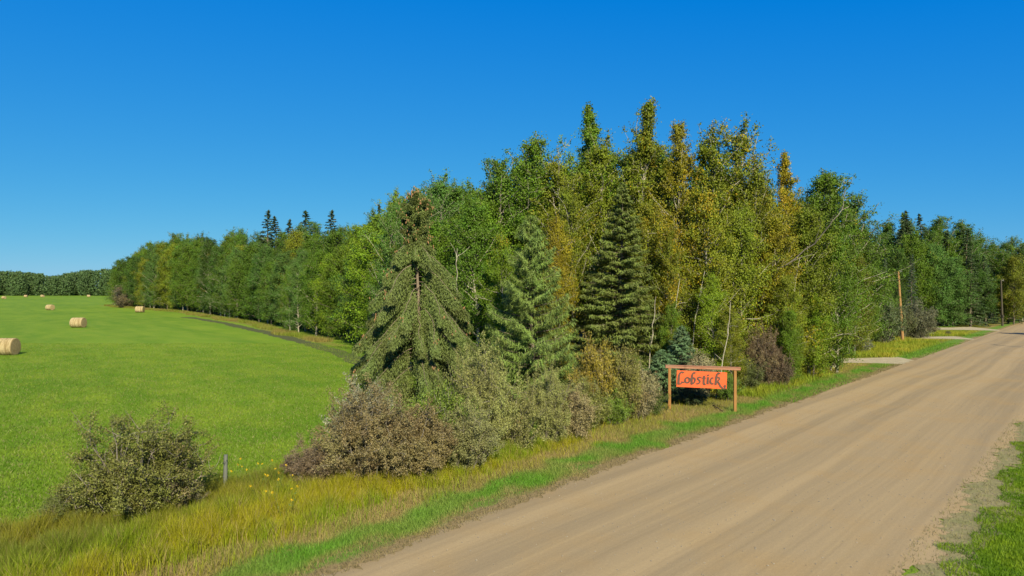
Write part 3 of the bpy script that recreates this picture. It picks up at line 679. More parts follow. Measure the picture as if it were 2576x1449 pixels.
for args in [
 ('near_bush0', 'tall olive green willow shrub standing alone at the bottom left by the field', 335, 1035, 1318, 1.05, SOL, .25),
 ('near_bush2', 'low spreading olive shrub at the lower left foot of the lone willow', 170, 1225, 1335, 1.35, SOL, .15),
 ('near_bush2', 'low grey olive shrub under the right side of the lone willow', 420, 1160, 1305, .95, (.16, .155, .08), .35),
 ('near_bush1', 'biggest brown leaved shrub below the left side of the drooping spruce', 930, 955, 1225, .95, BROWN, .60),
 ('near_bush2', 'low dark brown shrub on the left foot of the biggest brown shrub', 790, 1105, 1232, 1.25, (.17, .135, .085), .55),
 ('near_bush2', 'brown shrub right of the biggest brown shrub, lower', 1045, 1030, 1215, .95, BROWN, .45),
 ('bush1', 'grey olive shrub rising behind the left edge of the biggest brown shrub', 905, 950, 1175, .7, (.25, .25, .17), .10),
 ('bush2', 'bright green leafy shrub at the foot of the drooping spruce', 1115, 985, 1170, .75, SGR, .05),
 ('near_bush1', 'tall pale olive shrub with pointed top right of the drooping spruce', 1210, 885, 1150, .62, PALE, .10),
 ('near_bush2', 'pale olive shrub below the pointed pale shrub', 1165, 1030, 1190, .9, (.22, .23, .085), .15),
 ('bush0', 'pale olive shrub in front of the larch, left of centre', 1290, 985, 1140, .8, PALE, .15),
 ('near_bush1', 'round pale grey olive shrub in front of the larch', 1375, 935, 1120, .68, PALE, .10),
 ('bush3', 'green leafy shrub low in front of the round pale shrub', 1310, 1050, 1135, .8, SGR, .05),
 ('bush2', 'brownish shrub with bare stems right of the round pale shrub', 1440, 985, 1110, .8, (.24, .21, .10), .35),
 ('bush1', 'orange gold leaved shrub between the larch and the dark spruce', 1497, 865, 1065, .52, SYEL, .40),
 ('bush0', 'olive shrub below the orange gold shrub', 1475, 960, 1085, .8, (.19, .21, .05), .15),
 ('bush3', 'tall yellow olive shrub in front of the dark spruce', 1560, 890, 1062, .55, (.24, .22, .05), .25),
 ('bush2', 'brown tipped shrub left of the sign', 1600, 925, 1055, .75, (.25, .23, .12), .35),
 ('bush1', 'low green shrub at the edge of the dry grass left of the sign', 1545, 990, 1072, .95, SGR, .10),
 ('bush0', 'low green leafy shrub nearest the left sign post', 1640, 975, 1048, .9, (.09, .14, .025), .10),
 ('bush3', 'dark green shrub under the sign board', 1745, 965, 1022, 1.2, (.06, .09, .03), .10),
 ('bush2', 'pale brown shrub whose top shows above the left half of the sign board', 1760, 880, 1003, .7, (.28, .25, .14), .35),
 ('bush1', 'green shrub behind the middle of the sign board', 1830, 935, 1010, .9, SGR, .05),
 ('near_bush1', 'tall dark reddish brown shrub right of the sign beam', 1925, 815, 975, .62, (.15, .105, .065), .5),
 ('bush0', 'brown shrub at the right foot of the tall reddish brown shrub', 1965, 890, 975, .8, (.12, .095, .055), .45),
 ('bush3', 'olive shrub behind the right sign post', 1880, 900, 985, .9, (.10, .13, .03), .20),
 ('bush1', 'light green shrub in the grass left of the near driveway', 2020, 860, 935, .9, (.13, .18, .03), .10),
 ('bush2', 'olive shrub at the left end of the near driveway', 2075, 830, 925, .8, (.11, .14, .03), .15),
]: shrub_px(*args[:8], group=GS)
for args in [
 ('bush0', 'rounded grey olive willow shrub right of the utility pole foot', 2305, 752, 850, .95, (.125, .130, .070), .2),
 ('bush1', 'olive shrub behind the utility pole foot', 2262, 762, 853, .8, (.11, .13, .045), .2),
 ('bush2', 'green grey shrub left of the utility pole', 2215, 745, 866, .8, (.10, .13, .05), .2),
 ('bush3', 'pale grey green shrub in the grass beyond the near driveway', 2160, 838, 888, 1.2, (.18, .20, .13), .1),
 ('bush1', 'green shrub at the wood corner beyond the near driveway', 2115, 790, 884, 1.0, (.10, .15, .02), .1),
 ('lowbush0', 'small grey shrub beside the second driveway', 2347, 822, 836, 1.2, (.14, .12, .08), .5),
 ('lowbush1', 'small dark shrub alone in the yellow grass by the side road', 2388, 832, 844, 1.0, (.07, .08, .04), .4),
 ('bush2', 'grey brown leafless looking shrub at the wood corner by the far hay bales', 340, 705, 772, 1.3, (.17, .14, .11), .5),
 ('bush0', 'brown shrub at the foot of the wood corner beside the grey brown one', 318, 738, 774, 1.5, (.13, .11, .06), .5),
]: shrub_px(*args[:8], group='shrubs at the far wood edges')
# undergrowth filling the foot of the front wood
for i in range(30):
    s = rr.uniform(-4, 30); t = -rr.uniform(8.4, 12.5); x, y = road(s, t)
    if s < 4 and t < -11: continue
    plant('bush%d' % rr.randint(0, 3), 'undergrowth_shrub', 'shrub', 'leafy undergrowth shrub among the stems in the shade of the roadside wood', x, y, rr.uniform(1.4, 2.6), rr.uniform(.8, 1.1), rr.choice([SGR, (.07, .11, .02), (.10, .12, .03)]), .1, 'undergrowth of the roadside wood')
# undergrowth along the field edge
for i in range(34):
    s_ = cum[-1]*(1-(i+rr.random())/34*.62) - 3; p = along(s_); d = unit(along(min(s_+3, cum[-1]))-along(s_-3)); n = np.array([d[1], -d[0]]); n = n if n[0] > 0 else -n
    q = p+n*rr.uniform(2.5, 5.5)
    plant('bush%d' % rr.randint(0, 3), 'undergrowth_shrub', 'shrub', 'dark leafy undergrowth shrub under the trees of the field edge', float(q[0]), float(q[1]), rr.uniform(1.2, 2.2), 1.0, rr.choice([(.05, .09, .02), (.07, .11, .02)]), .05, 'undergrowth of the field edge wood')

# bare pale limb leaning out over the crowns at the right of the front wood
def limb(name, label, pts, r0, r1, mat=M_WHITE, cat='dead tree', subs=3, seed=1):
    r0 *= .7; r1 *= .7
    rs = np.random.RandomState(seed); mb = MB(); pts = np.array(pts, float)
    b = pts[0].copy(); P = pts-b; k = len(P); u = np.linspace(0, 1, 14)
    c = np.stack([np.interp(u, np.linspace(0, 1, k), P[:, j]) for j in range(3)], 1); c[1:-1] += rs.normal(size=(12, 3))*.03*np.linalg.norm(P[-1])/6
    tube(mb, c, np.linspace(r0, r1, 14), 7)
    o = thing(name, label, cat, tuple(b)); link('trunk', mb.mesh(name+'_trunk', mat, True), o)
    br = MB()
    for i in range(subs):
        q = rs.randint(5, 13); d = unit(unit(c[q]-c[q-1])+rs.normal(size=3)*.6); c2 = curve(c[q], d, np.linalg.norm(P[-1])*rs.uniform(.06, .14), 5, rs, .15)
        tube(br, c2, np.linspace(r1*1.2, .008, 6), 4)
    link('branch', br.mesh(name+'_branch', mat, True), o); return o
def p3(u, v, Y): return ((u-1288)/FPX*Y, Y, CAMZ-(v-724.5)/FPX*Y)
a = p3(1980, 690, 42.6); limb('leaning_birch', 'bare pale birch stem leaning to the right over the olive green crowns', [(a[0]-2.2, 46.5, 0), (a[0], 45.2, a[2]), p3(2040, 620, 43.6), p3(2095, 555, 42.2), p3(2135, 520, 42.4)], .085, .03, mat=M_TWIG, seed=4)
limb('young_birch', 'thin white birch stem seen below the right half of the sign board', [p3(1800, 1005, 36.7)[:2]+(0,), p3(1812, 950, 36.8), p3(1830, 850, 37), p3(1838, 760, 37.2)], .05, .02, cat='tree', seed=5)
for i, (u, Y, dx, h, lab) in enumerate([(1628, 39.5, .5, 5.5, 'white birch stem beside the right edge of the dark spruce'), (1672, 40.6, .9, 6.5, 'leaning white birch stem above the left end of the sign beam'),
        (1722, 40.4, 1.2, 7.0, 'brightest leaning white birch stem above the left half of the sign'), (1962, 44.0, 1.3, 8, 'leaning white birch stem left of the brown bush top'),
        (1146, 38, .1, 8.2, 'straight thin dead pole stem right of the drooping spruce')]):
    x = (u-1288)/FPX*Y; limb('birch_stem', lab, [(x, Y, 0), (x+dx*.35, Y, h*.4), (x+dx*.7, Y-.1, h*.75), (x+dx, Y, h)], .055, .02, cat='tree', seed=10+i, subs=3)

# ------------------------------------------------------------ sign
def wood_material(name, c1, c2, dark=(.10, .04, .02), axis=(1.2, 14, 14)):
    m, nt, out = newmat(name); tc = N(nt, 'ShaderNodeTexCoord')
    a = noise(nt, vscale(nt, tc.outputs['Object'], axis), 2.0, 5, .65); b = noise(nt, tc.outputs['Object'], 1.6, 3)
    c = mix(nt, mr(nt, a, .35, .65), c1, c2); c = mix(nt, mr(nt, b, .66, .74, 0, .6), c, dark)
    princ(nt, out, c, .75, bump(nt, a, .25, .003), .2); return m
M_BOARD = wood_material('orange_board', (.86, .125, .038), (.93, .150, .046), (.60, .08, .03), axis=(1.0, 1.5, 2.5))
M_BEAM = wood_material('weathered_red_beam', (.36, .13, .07), (.40, .24, .16))
M_POST = wood_material('brown_post', (.29, .14, .045), (.39, .20, .065), axis=(14, 14, 1.2))
M_LET = flat('routed_letters', (.130, .070, .050), .9, .25, 8)
SL = np.array(gp(1684, 1034)); SR = np.array(gp(1849, 1036)); SR[1] += 0
sv = SR-SL; SW = float(np.linalg.norm(sv)); sang = math.atan2(sv[1], sv[0]); SX = sv/SW; SN = np.array([SX[1], -SX[0]])
sign = thing('wooden_sign', 'orange wooden sign board with dark lettering in a brown post frame beside the road', 'sign', (float(SL[0]), float(SL[1]), 0), sang)
def bevel_box(name, x0, x1, y0, y1, z0, z1, mat, parent, b=.008):
    import bmesh
    bm = bmesh.new(); bmesh.ops.create_cube(bm, size=1)
    for v in bm.verts: v.co = ((x0+x1)/2+v.co.x*(x1-x0), (y0+y1)/2+v.co.y*(y1-y0), (z0+z1)/2+v.co.z*(z1-z0))
    bmesh.ops.bevel(bm, geom=bm.edges[:], offset=b, segments=2, affect='EDGES')
    me = bpy.data.meshes.new(name); bm.to_mesh(me); bm.free(); me.materials.append(mat); return link(name, me, parent)
bevel_box('post', -.065, .065, -.065, .065, -.1, 2.10, M_POST, sign); bevel_box('post', SW-.065, SW+.065, -.065, .065, -.1, 2.02, M_POST, sign)
bb = bevel_box('beam', 0, SW+.45, -.085, .085, -.06, .05, M_BEAM, sign); bb.location = (-.20, 0, 2.165); bb.rotation_euler.y = .025
cp = bevel_box('cap_board', 0, SW+.47, -.11, .11, 0, .035, M_BEAM, sign); cp.location = (-.21, 0, 2.219); cp.rotation_euler.y = .025
BX0 = .36; BW = SW*.765; BH = .80; BZ1 = 1.99
board = bpy.data.objects.new('board', None); 
mbb = MB(); ph = BH/4
for i in range(4):
    w_ = (.004, -.006, .003, -.003)[i]
    mbb.box(w_, BW+w_, -.022, .022, -BH+i*ph+.0015, -BH+(i+1)*ph-.0015)
mbb.box(.05, BW-.05, .0, .019, -BH+.02, -.02)
board = link('board', mbb.mesh('board', M_BOARD), sign, (BX0, 0, BZ1)); board.rotation_euler.y = .038
hang = MB()
for x in (.12, BW-.12): tube(hang, [(x, 0, -.01), (x, .01, .07), (x, 0, .16)], [.007]*3, 5)
link('hanger', hang.mesh('hanger', flat('steel', (.25, .25, .25), .5)), board)
# lettering, drawn with a broad pen (pixel sketch of the strokes: x 597..1590, y top edge 460 + 0.05 (x-597), 335 high)
def bez(pts, n=24):
    pts = np.array(pts, float)
    if len(pts) == 2: t = np.linspace(0, 1, 6)[:, None]; return pts[0]*(1-t)+pts[1]*t
    # Catmull-Rom
    P = np.vstack([2*pts[0]-pts[1], pts, 2*pts[-1]-pts[-2]]); out = []
    for i in range(1, len(P)-2):
        for t in np.linspace(0, 1, 9)[:-1]:
            out.append(.5*((2*P[i])+(-P[i-1]+P[i+1])*t+(2*P[i-1]-5*P[i]+4*P[i+1]-P[i+2])*t*t+(-P[i-1]+3*P[i]-3*P[i+1]+P[i+2])*t**3))
    out.append(P[-2]); return np.array(out)
STR = [
 ([(728, 515), (705, 500), (672, 505), (648, 540), (637, 590), (636, 660), (634, 735)], 36), ([(618, 742), (665, 738), (690, 728), (715, 700), (740, 715)], 26), ([(690, 690), (715, 705)], 22),
 ([(812, 605), (775, 625), (762, 660), (775, 700), (805, 715)], 32), ([(800, 605), (840, 622), (852, 660), (838, 700), (800, 716)], 32),
 ([(962, 522), (938, 512), (910, 532), (897, 580), (895, 650), (893, 735)], 34), ([(905, 628), (938, 615), (958, 650), (950, 700), (920, 730), (880, 742)], 30),
 ([(1075, 612), (1040, 600), (1012, 618), (1022, 645), (1050, 672), (1056, 705), (1030, 730), (990, 735)], 28),
 ([(1140, 570), (1134, 640), (1134, 720), (1150, 748), (1172, 738)], 32), ([(1088, 618), (1178, 618)], 20),
 ([(1216, 600), (1213, 660), (1210, 738)], 32), ([(1213, 545), (1219, 578)], 28), ([(1195, 612), (1216, 602)], 18), ([(1210, 738), (1236, 735)], 20),
 ([(1322, 622), (1292, 618), (1268, 650), (1266, 700), (1290, 735), (1330, 730)], 30),
 ([(1442, 538), (1420, 522), (1395, 540), (1380, 590), (1374, 670), (1372, 758)], 34), ([(1385, 622), (1420, 605), (1442, 628), (1430, 662), (1400, 682)], 26),
 ([(1400, 682), (1430, 720), (1465, 780), (1500, 815), (1540, 835), (1572, 825)], 26), ([(1535, 790), (1556, 770), (1560, 800), (1548, 812)], 26), ([(1556, 770), (1572, 790)], 20),
]
let = MB(); na = math.radians(35)
for si, (pts, w) in enumerate(STR):
    c = bez(pts); X = (c[:, 0]-597)/993*BW; Zc = -((c[:, 1]-(460+.05*(c[:, 0]-597)))/335)*BH
    hw = w/993*BW/2*1.7; ox, oz = math.cos(na)*hw, math.sin(na)*hw*1.0
    th = .004; yf = -.030-.0006*si
    lft = np.stack([X-ox, np.full_like(X, yf), Zc-oz*.55], 1); rgt = np.stack([X+ox, np.full_like(X, yf), Zc+oz*.55], 1)
    # thin pen edge: keep a minimum width across the stroke as well
    dirv = np.gradient(np.stack([X, Zc], 1), axis=0); dirv /= np.linalg.norm(dirv, axis=1)[:, None]+1e-9
    nx, nz = -dirv[:, 1]*hw*.62, dirv[:, 0]*hw*.62
    for A_, B_, dy in ((lft, rgt, 0), (np.stack([X-nx, np.full_like(X, yf-.0003), Zc-nz], 1), np.stack([X+nx, np.full_like(X, yf-.0003), Zc+nz], 1), 0)):
        n = len(A_); bk = np.array([0, th, 0])
        v = np.concatenate([A_, B_, A_+bk, B_+bk]); i = np.arange(n-1)
        f = np.concatenate([np.stack([i, i+1, n+i+1, n+i], 1), np.stack([i, 2*n+i, 2*n+i+1, i+1], 1), np.stack([n+i, n+i+1, 3*n+i+1, 3*n+i], 1)])
        let.add(v, f)
link('lettering', let.mesh('lettering', M_LET), board)

# ------------------------------------------------------------ hay bales
def bale_material(name, c1, c2, ax):
    m, nt, out = newmat(name); tc = N(nt, 'ShaderNodeTexCoord'); O = tc.outputs['Object']
    a = noise(nt, vscale(nt, O, ax), 2.2, 4, .7); f = noise(nt, vscale(nt, O, (4, 4, 4)), 6, 5, .8)
    c = mix(nt, mr(nt, a, .38, .62), c1, c2); c = mix(nt, mr(nt, f, .36, .55, .7, 0), c, (.16, .11, .045))
    princ(nt, out, c, .95, bump(nt, mth(nt, 'ADD', a, f), 1.0, .04), .1); return m
M_BALE = bale_material('wrapped_straw', (.33, .24, .11), (.68, .56, .33), (5, .3, .3)); M_BEND = bale_material('straw_end', (.45, .34, .16), (.58, .46, .25), (1.5, 1.5, 1.5))
def make_bale():
    """round bale lying on its side: axis along x, radius .78, length 1.7"""
    rs = np.random.RandomState(9); R = .78; L = 1.75; nx, na_ = 40, 48; mb = MB()
    xs = np.linspace(-L/2, L/2, nx); rad = R*(1-.055*np.clip((np.abs(xs)-(L/2-.10))/.10, 0, 1)**2)+rs.normal(size=nx)*.006
    th = np.linspace(0, 2*PI, na_, endpoint=False); rr_ = rad[:, None]*(1+.012*np.sin(th*3+1)[None, :])+rs.normal(size=(nx, na_))*.009
    zc = rr_*np.cos(th); zc = np.maximum(zc, -R*.94)
    v = np.stack([np.repeat(xs[:, None], na_, 1), rr_*np.sin(th), zc+R*.94], -1).reshape(-1, 3)
    i = np.arange(nx-1)[:, None]*na_; j = np.arange(na_)[None, :]; f = np.stack([i+j, i+(j+1) % na_, i+na_+(j+1) % na_, i+na_+j], -1).reshape(-1, 4)
    mb.add(v, f)
    hair = 700; t = rs.uniform(0, 2*PI, hair); x = rs.uniform(-L/2, L/2, hair)
    c = np.stack([x, R*1.0*np.sin(t), np.maximum(R*np.cos(t), -R*.8)+R*.94], 1); leaves(mb, c, .16, .012, rs)
    side = mb.mesh('bale_side', M_BALE); ends = []
    for sgn in (-1, 1):
        e = MB(); rings = np.linspace(1, 0, 9)[:-1]; vv = []
        for r_ in rings:
            x_ = sgn*(L/2+.02*(1-r_)+ (.012 if int(r_*8) % 2 else 0)); vv.append(np.stack([np.full(na_, x_), rad[-1]*r_*np.sin(th), np.maximum(rad[-1]*r_*np.cos(th), -R*.93)+R*.94], 1))
        vv = np.concatenate(vv+[np.array([[sgn*(L/2+.03), 0, R*.94]])]); i = np.arange(7)[:, None]*na_
        f = np.stack([i+j, i+(j+1) % na_, i+na_+(j+1) % na_, i+na_+j], -1).reshape(-1, 4); e.add(vv, f)
        e.add(np.zeros((0, 3)), [(7*na_+k-e.n, 7*na_+(k+1) % na_-e.n, 8*na_-e.n) for k in range(na_)]); ends.append(e.mesh('bale_end', M_BEND))
    return side, ends
BSIDE, BENDS = make_bale()
for u, v, rz, sc, lab in [(14, 893, .08, 1.0, 'nearest hay bale, cut off by the left picture edge'), (197, 824, .02, 1.0, 'hay bale standing second nearest in the green field'),
        (126, 780, -.28, .98, 'hay bale left of and beyond the second nearest one'), (352, 786, .12, 1.0, 'hay bale close to the corner of the wood edge'),
        (10, 752, -.3, 1.0, 'far hay bale at the left picture edge'), (65, 747.8, .1, 1.0, 'far hay bale left of the pair at the end of the field'),
        (107, 747.8, -.2, 1.05, 'far hay bale right of the pair at the end of the field'), (223, 747.5, .5, 1.0, 'far hay bale alone near the corner of the wood')]:
    x, y = gp(u, v); o = thing('hay_bale', lab, 'hay bale', (x, y, 0), rz, 'hay bales in the field'); o.scale = (sc*1.0, sc, sc*.99)
    link('straw_side', BSIDE, o); [link('straw_end', e, o) for e in BENDS]

# ------------------------------------------------------------ utility poles, fence post, stump
M_POLE = wood_material('brown_pole_wood', (.42, .24, .09), (.34, .19, .08), (.12, .07, .04), axis=(10, 10, .8)); M_POLE_SHADED = wood_material('shaded_pole_wood', (.07, .06, .045), (.10, .085, .06), (.06, .05, .04), axis=(10, 10, .8))  # second wood: the shade on the far pole is put into its dark colour
M_METAL = flat('grey_metal', (.20, .20, .19), .45, .1)
M_GREYWOOD = wood_material('grey_post_wood', (.13, .14, .13), (.19, .20, .18), (.07, .07, .06), axis=(18, 18, 2))
def pole(label, x, y, h, lean, mat, r=.15):
    o = thing('utility_pole', label, 'utility pole', (x, y, 0), 0, 'wooden utility poles by the road'); mb = MB()
    z = np.linspace(0, 1, 10); tube(mb, np.stack([lean*z, 0*z, z*h-.1*(1-z)], 1), r*(1-.35*z), 14); link('shaft', mb.mesh('shaft', mat, True), o)
    c = MB(); c.box(lean-.05, lean+.42, -.05, .05, h-.16, h-.08); tube(c, [(lean+.36, 0, h-.08), (lean+.36, 0, h+.02), (lean+.36, 0, h+.10)], [.03, .06, .03], 8); link('bracket', c.mesh('bracket', M_METAL), o)
    s = MB(); s.box(-.10+lean*.1, .12+lean*.1, -r-.05, -r+.03, 1.35, 1.75); link('tag_plate', s.mesh('tag_plate', flat('dark_plate', (.05, .04, .03), .7)), o)
    return o
x, y = gp(2271, 860); pole('brown utility pole leaning left in the grass between the near and the second driveway', x, y, 7.95, -.52, M_POLE, .17)
x, y = gp(2522, 820); pole('shade-darkened utility pole at the far bend of the road in front of the trees', x, y, 7.3, -.25, M_POLE_SHADED, .16)
pole('utility pole on the right of the road throwing a thin shadow over it', 54.0, 60.3, 8.3, 0, M_POLE, .16)
x, y = gp(566, 1246); fp = thing('fence_post', 'weathered grey fence post in the tall grass right of the lone willow shrub', 'fence post', (x, y, 0), .4)
mb = MB(); z = np.linspace(0, 1, 8); tube(mb, np.stack([.02*z, 0*z, z*1.22-.05], 1), .062-.006*z, 9); link('post', mb.mesh('post', M_GREYWOOD, True), fp)
mb = MB()
for zz in (.55, .95):
    tube(mb, [(.062*math.cos(a), .062*math.sin(a), zz) for a in np.linspace(0, 2*PI, 13)], [.004]*13, 4)
link('wire_loop', mb.mesh('wire_loop', M_METAL), fp)
x, y = gp(938, 1222); st_o = thing('tree_stump', 'pale splintered stump in the grass in front of the biggest brown shrub', 'stump', (x, y, 0)); mb = MB(); rs = np.random.RandomState(2)
tube(mb, [(0, 0, -.05), (.01, 0, .15), (.0, .01, .38)], [.13, .10, .09], 10)
for i in range(8):
    a_ = i*.8; tube(mb, [(.07*math.cos(a_), .07*math.sin(a_), .3), (.09*math.cos(a_), .09*math.sin(a_), .45+.12*rs.rand())], [.025, .004], 4)
link('stump_wood', mb.mesh('stump_wood', flat('split_wood', (.45, .34, .24), .9, .3, 14)), st_o)
# dead twigs lying under the sign
o = limb('fallen_branch', 'dark charred looking branch lying in the dry grass under the sign', [(*gp(1790, 1020), .03), (*gp(1805, 1032), .12), (*gp(1822, 1040), .05)], .05, .02, flat('charred', (.05, .035, .025), .9), 'branch', 7, 8)

# ------------------------------------------------------------ wild flowers by the fence post
M_PETAL = flat('yellow_petals', (.80, .52, .01), .6, .1); M_STALK = flat('flower_stalk', (.10, .16, .03), .8)
rs = np.random.RandomState(31); FMS, sm = [], MB()
for k in range(2):
    c = curve((0, 0, 0), (rs.normal()*.2, rs.normal()*.2, 1), .85+rs.rand()*.25, 5, rs, .08); tube(sm, c, np.linspace(.008, .004, 6), 4)
    fm = MB(); leaves(fm, np.repeat(c[-1:], 14, 0)+rs.normal(size=(14, 3))*.014, .042, .024, rs, up=2); FMS.append(fm.mesh('flower_head', M_PETAL))
    leaves(sm, c[1:5]+rs.normal(size=(4, 3))*.02, .14, .03, rs)
SM = sm.mesh('flower_stems', M_STALK)
for u, v in [(598, 1205), (628, 1190), (668, 1196), (645, 1222), (702, 1210), (715, 1228), (735, 1270), (560, 1212), (655, 1250), (690, 1262), (712, 1292)]:
    x, y = gp(u, v+38); o = thing('wildflower', 'yellow wildflower clump in the tall grass between the fence post and the brown shrubs', 'wildflower', (x, y, 0), u*.37, 'yellow wildflowers by the fence post'); o.scale = (.8, .8, .9)
    link('stem', SM, o); [link('flower_head', f_, o) for f_ in FMS]

# ------------------------------------------------------------ grass
def lowfreq(x, y, seed, L):
    rs = np.random.RandomState(seed); r = np.zeros(len(x))
    for i in range(7):
        a = rs.uniform(0, 2*PI); k = 2*PI/L*rs.uniform(.6, 2.2); r += np.sin((x*math.cos(a)+y*math.sin(a))*k+rs.uniform(0, 6.28))
    return r/2.6
def blades(name, x, y, h, w, col, rs, lean=.35, z0=0.0, tall=False, label=None):
    n = len(x); az = rs.uniform(0, 2*PI, n); fx, fy = np.cos(az), np.sin(az)
    la = rs.uniform(0, 2*PI, n); lm = h*lean*rs.uniform(.2, 1.3, n); lx, ly = np.cos(la)*lm, np.sin(la)*lm
    b = np.stack([x, y, np.full(n, z0)], 1); W_ = np.stack([fx*w/2, fy*w/2, 0*x], 1)
    tip = b+np.stack([lx, ly, h], 1)
    mb = MB()
    if tall:
        mid = b+np.stack([lx*.3, ly*.3, h*.55], 1)
        v = np.stack([b-W_, b+W_, mid+W_*.8, mid-W_*.8, tip], 1).reshape(-1, 3); k = np.arange(n)[:, None]*5
        mb.add(v, k+np.array([[0, 1, 2, 3]]), np.repeat(col, 5, 0)); mb.f.append((k+np.array([[3, 2, 4]])))
    else:
        v = np.stack([b-W_, b+W_, tip], 1).reshape(-1, 3); mb.add(v, np.arange(n*3).reshape(-1, 3), np.repeat(col, 3, 0))
    o = link(name, mb.mesh(name, M_BLADE)); return tag(o, label, 'grass', kind='stuff')
def pick(col1, col2, f): f = np.clip(f, 0, 1)[:, None]; return np.array(col1)*(1-f)+np.array(col2)*f
def vary(c, rs, a=.3): return c*rs.uniform(1-a, 1+a, (len(c), 1))
rs = np.random.RandomState(41)
def strip_pts(n, s0, s1, t0, t1, p=1.0):
    s = s0+(s1-s0)*rs.rand(n)**p; t = t0+(t1-t0)*rs.rand(n); te = t+.038*np.maximum(0, -s-2)*(t < 5); q = A0[None]+s[:, None]*RD+te[:, None]*RN; return s, t, q[:, 0], q[:, 1]
# tall ochre grass of the ditch
def tall_w(s):      # half bare in front of the sign, tall before it
    return np.clip((6-s)/5, .0, 1)
s, t, x, y = strip_pts(330000, -19, 14, -7.6, -2.0, 1.25)
edge_t = -3.0+.35*lowfreq(s, t, 3, 4)-1.8*np.clip((s+2)/5, 0, 1)
keep = rs.rand(len(s)) < np.clip((edge_t-t)/.7+.45, .05, 1); s, t, x, y = s[keep], t[keep], x[keep], y[keep]
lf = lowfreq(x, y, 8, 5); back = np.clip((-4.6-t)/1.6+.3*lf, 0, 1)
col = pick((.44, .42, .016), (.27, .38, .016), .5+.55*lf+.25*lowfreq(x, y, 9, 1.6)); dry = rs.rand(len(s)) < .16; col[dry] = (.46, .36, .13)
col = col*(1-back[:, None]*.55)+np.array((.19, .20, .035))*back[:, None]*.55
sh = np.clip((s-4)/5, 0, 1)
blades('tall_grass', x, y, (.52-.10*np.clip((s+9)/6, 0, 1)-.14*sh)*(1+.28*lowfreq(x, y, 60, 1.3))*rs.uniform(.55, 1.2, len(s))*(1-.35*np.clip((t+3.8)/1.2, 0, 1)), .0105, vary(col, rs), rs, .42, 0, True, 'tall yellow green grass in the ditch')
# dry short grass between ditch and mown strip, then the mown green strip, then the dusty fringe
s, t, x, y = strip_pts(230000, -19, 42, -4.6, -.0, 1.5); keep = y < 53.6; s, t, x, y = s[keep], t[keep], x[keep], y[keep]
lf = lowfreq(x, y, 12, 3); tt = t+.35*lf
col = pick((.46, .36, .14), (.33, .32, .08), .35+.5*lowfreq(x, y, 13, 6))
g = np.exp(-((tt+1.30)/.60)**4)*np.clip(.85+.3*lowfreq(x, y, 14, 5), .55, 1); col = col*(1-g[:, None])+np.array((.16, .37, .03))*g[:, None]
fr = np.clip((tt+.75)/.3, 0, 1); col = col*(1-fr[:, None])+np.array((.30, .25, .11))*fr[:, None]
thin = (rs.rand(len(s)) > fr*.75); s, t, x, y, col, g = s[thin], t[thin], x[thin], y[thin], col[thin], g[thin]
blades('short_grass', x, y, rs.uniform(.05, .16, len(s)), .014, vary(col, rs), rs, .8, .01, False, 'short dry and green grass on the road verge')
# far verge
s, t, x, y = strip_pts(70000, 14, 100, -8.5, -.1, 1.2)
keep = ~(((y > 53.6+.1*(33-x)) & (y < 58.6+.1*(33-x)) & (x < 40)) | ((y > 80) & (y < 84.5) & (x < 60)) | (y > 96)); s, t, x, y = s[keep], t[keep], x[keep], y[keep]
lf = lowfreq(x, y, 22, 6); g = np.clip((t+2.2)/.7, 0, 1)
col = pick((.48, .45, .04), (.27, .36, .02), .5+.6*lf); col = col*(1-g[:, None])+np.array((.17, .34, .025))*g[:, None]
lowz = np.where(((y > 44) & (y < 56) & (x > 22)) | ((y > 74) & (y < 82) & (x > 46)) | ((y > 88) & (x > 50)), .25, 1.0)
blades('far_verge_grass', x, y, rs.uniform(.20, .55, len(s))*(1-.75*g)*lowz, .045, vary(col, rs), rs, .5, 0, False, 'yellow green grass on the verge towards the pole')
# near field
n = 420000; y = 14+60*rs.rand(n)**1.7; x = rs.uniform(-.80, .05, n)*y; s, t = st(x, y); keep = (t < -6.6) & (np.abs(x) < y*.80) & ~((t > -15) & (s > -4)); x, y, t = x[keep], y[keep], t[keep]
lf = lowfreq(x, y, 32, 5); lf2 = lowfreq(x, y, 33, 16)
col = pick((.150, .29, .014), (.28, .39, .030), .4+.4*lf+.35*lf2); dry = rs.rand(len(x)) < .14; col[dry] = (.36, .35, .13)
blades('field_grass', x, y, rs.uniform(.04, .11, len(x)), .026, vary(col, rs, .2), rs, 1.0, 0, False, 'short green regrowth in the mown hay field')
# lawn right of the road
s, t, x, y = strip_pts(200000, -16, 16, 9.0, 15)
u_ = 1288+x/y*FPX; lfe = lowfreq(s, t, 44, 2.6); keep = (u_ < 2800) & ((t > 9.95+.28*lfe) | ((s < -11.2) & (t > 9.4)) | (rs.rand(len(s)) < .10)) & ~((np.abs(s+12.0+(t-9.6)*1.0) < .30) & (rs.rand(len(s)) < .8)); s, t, x, y = s[keep], t[keep], x[keep], y[keep]
lf = lowfreq(x, y, 45, 2.5); col = pick((.14, .27, .006), (.24, .36, .010), .5+.5*lf); old = (t < 9.9+.28*lfe[keep]); col[old] = (.32, .29, .12)
blades('lawn_grass', x, y, rs.uniform(.04, .11, len(s)), .018, vary(col, rs), rs, .8, .01, False, 'bright green lawn grass right of the road')
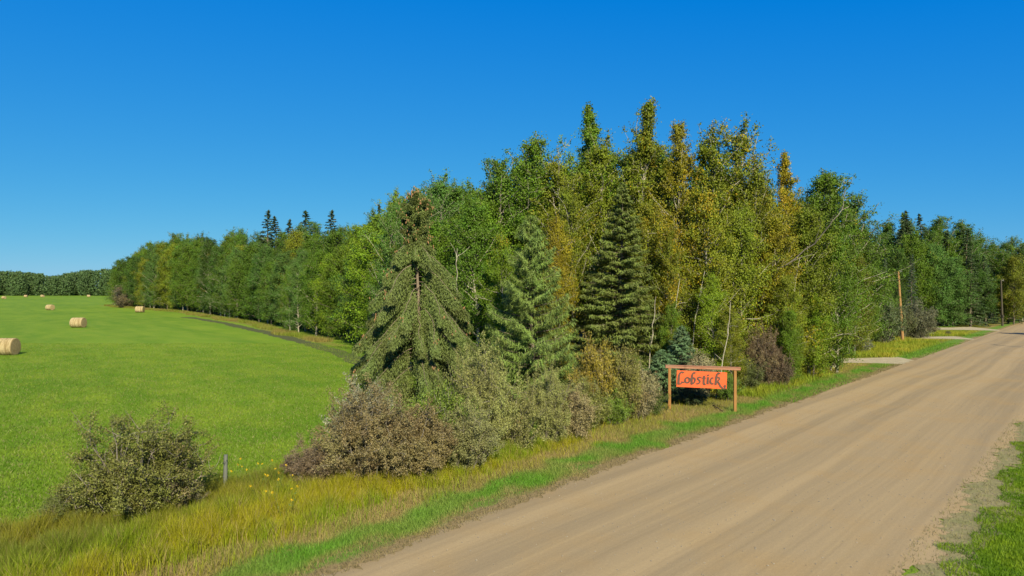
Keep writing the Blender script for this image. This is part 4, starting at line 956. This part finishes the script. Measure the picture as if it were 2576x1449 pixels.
# ochre grass along the field side of the wood
n = 45000; k = cum[-1]*(.96-rs.rand(n)**1.6*.82); px = np.interp(k, cum, Er[:, 0]); py = np.interp(k, cum, Er[:, 1]); o_ = rs.uniform(-.8, 1.6, n)*np.clip(.8+.4*lowfreq(px, py, 50, 18), .2, 1.6)
x = px-o_*.87; y = py-o_*.5; lf = lowfreq(x, y, 51, 7); col = pick((.32, .27, .07), (.24, .30, .03), .5+.5*lf)
blades('wood_edge_grass', x, y, rs.uniform(.25, .6, n), .05, vary(col, rs), rs, .5, 0, False, 'yellowish uncut grass along the foot of the field edge trees')

# stones on the road
n = 1800; s, t, x, y = strip_pts(n, -18, 22, .1, 10.2); r = rs.uniform(.008, .028, n); mb = MB()
oc = np.array([(1, 0, 0), (-1, 0, 0), (0, 1, 0), (0, -1, 0), (0, 0, 1), (0, 0, -1)], float); of = np.array([(0, 2, 4), (2, 1, 4), (1, 3, 4), (3, 0, 4), (2, 0, 5), (1, 2, 5), (3, 1, 5), (0, 3, 5)])
v = oc[None]*r[:, None, None]*rs.uniform(.6, 1.3, (n, 6, 1)) + np.stack([x, y, np.full(n, .024)], 1)[:, None]
mb.add(v.reshape(-1, 3), (np.arange(n)[:, None, None]*6+of[None]).reshape(-1, 3)); tag(link('gravel', mb.mesh('gravel', flat('stone', (.26, .22, .17), .9, .4, 30))), 'loose stones scattered on the gravel road', 'gravel', kind='stuff')

# ------------------------------------------------------------ the wood at the far end of the field
rs = np.random.RandomState(61); mb = MB()
n = 430; X = rs.uniform(-560, -110, n); Yr = rs.choice([530, 538, 548, 560], n); u = 1288+X/Yr*FPX
tab = [(-400, 690), (0, 681), (60, 683), (100, 687), (125, 694), (150, 692), (175, 686), (230, 677), (260, 676), (420, 680)]
for i in range(n):
    v = np.interp(u[i], [a for a, b in tab], [b for a, b in tab]); H = (CAMZ+(724.5-v)/FPX*Yr[i])*rs.uniform(.92, 1.0)*(1 if Yr[i] > 535 else .93)
    m = 560; R_ = rs.uniform(2.8, 5.2); q = rs.rand(m); zz = H*(.04+.96*q); pr = R_*np.array([.55+.45*math.sin(min(1, a*1.3)*PI*.9) for a in q])*(1-.45*q**3); th = rs.uniform(0, 2*PI, m)
    c = np.stack([X[i]+pr*np.cos(th), Yr[i]+pr*np.sin(th), zz], 1)+rs.normal(size=(m, 3))*.35; leaves(mb, c, 1.15, .8, rs, up=.5, nrm=np.stack([np.cos(th), np.sin(th), .5+0*th], 1))
fw = link('distant_wood', mb.mesh('distant_wood', M_LEAF)); fw.color = (.085, .150, .050, 0); tag(fw, 'dark distant wood closing the far end of the hay field', 'wood', kind='stuff')  # distance haze is put into the leaf colour, no haze volume

for o_ in C.objects:
    if 'label' in o_ and not 4 <= len(o_['label'].split()) <= 16: print('LABEL', len(o_['label'].split()), o_.name, o_['label'])
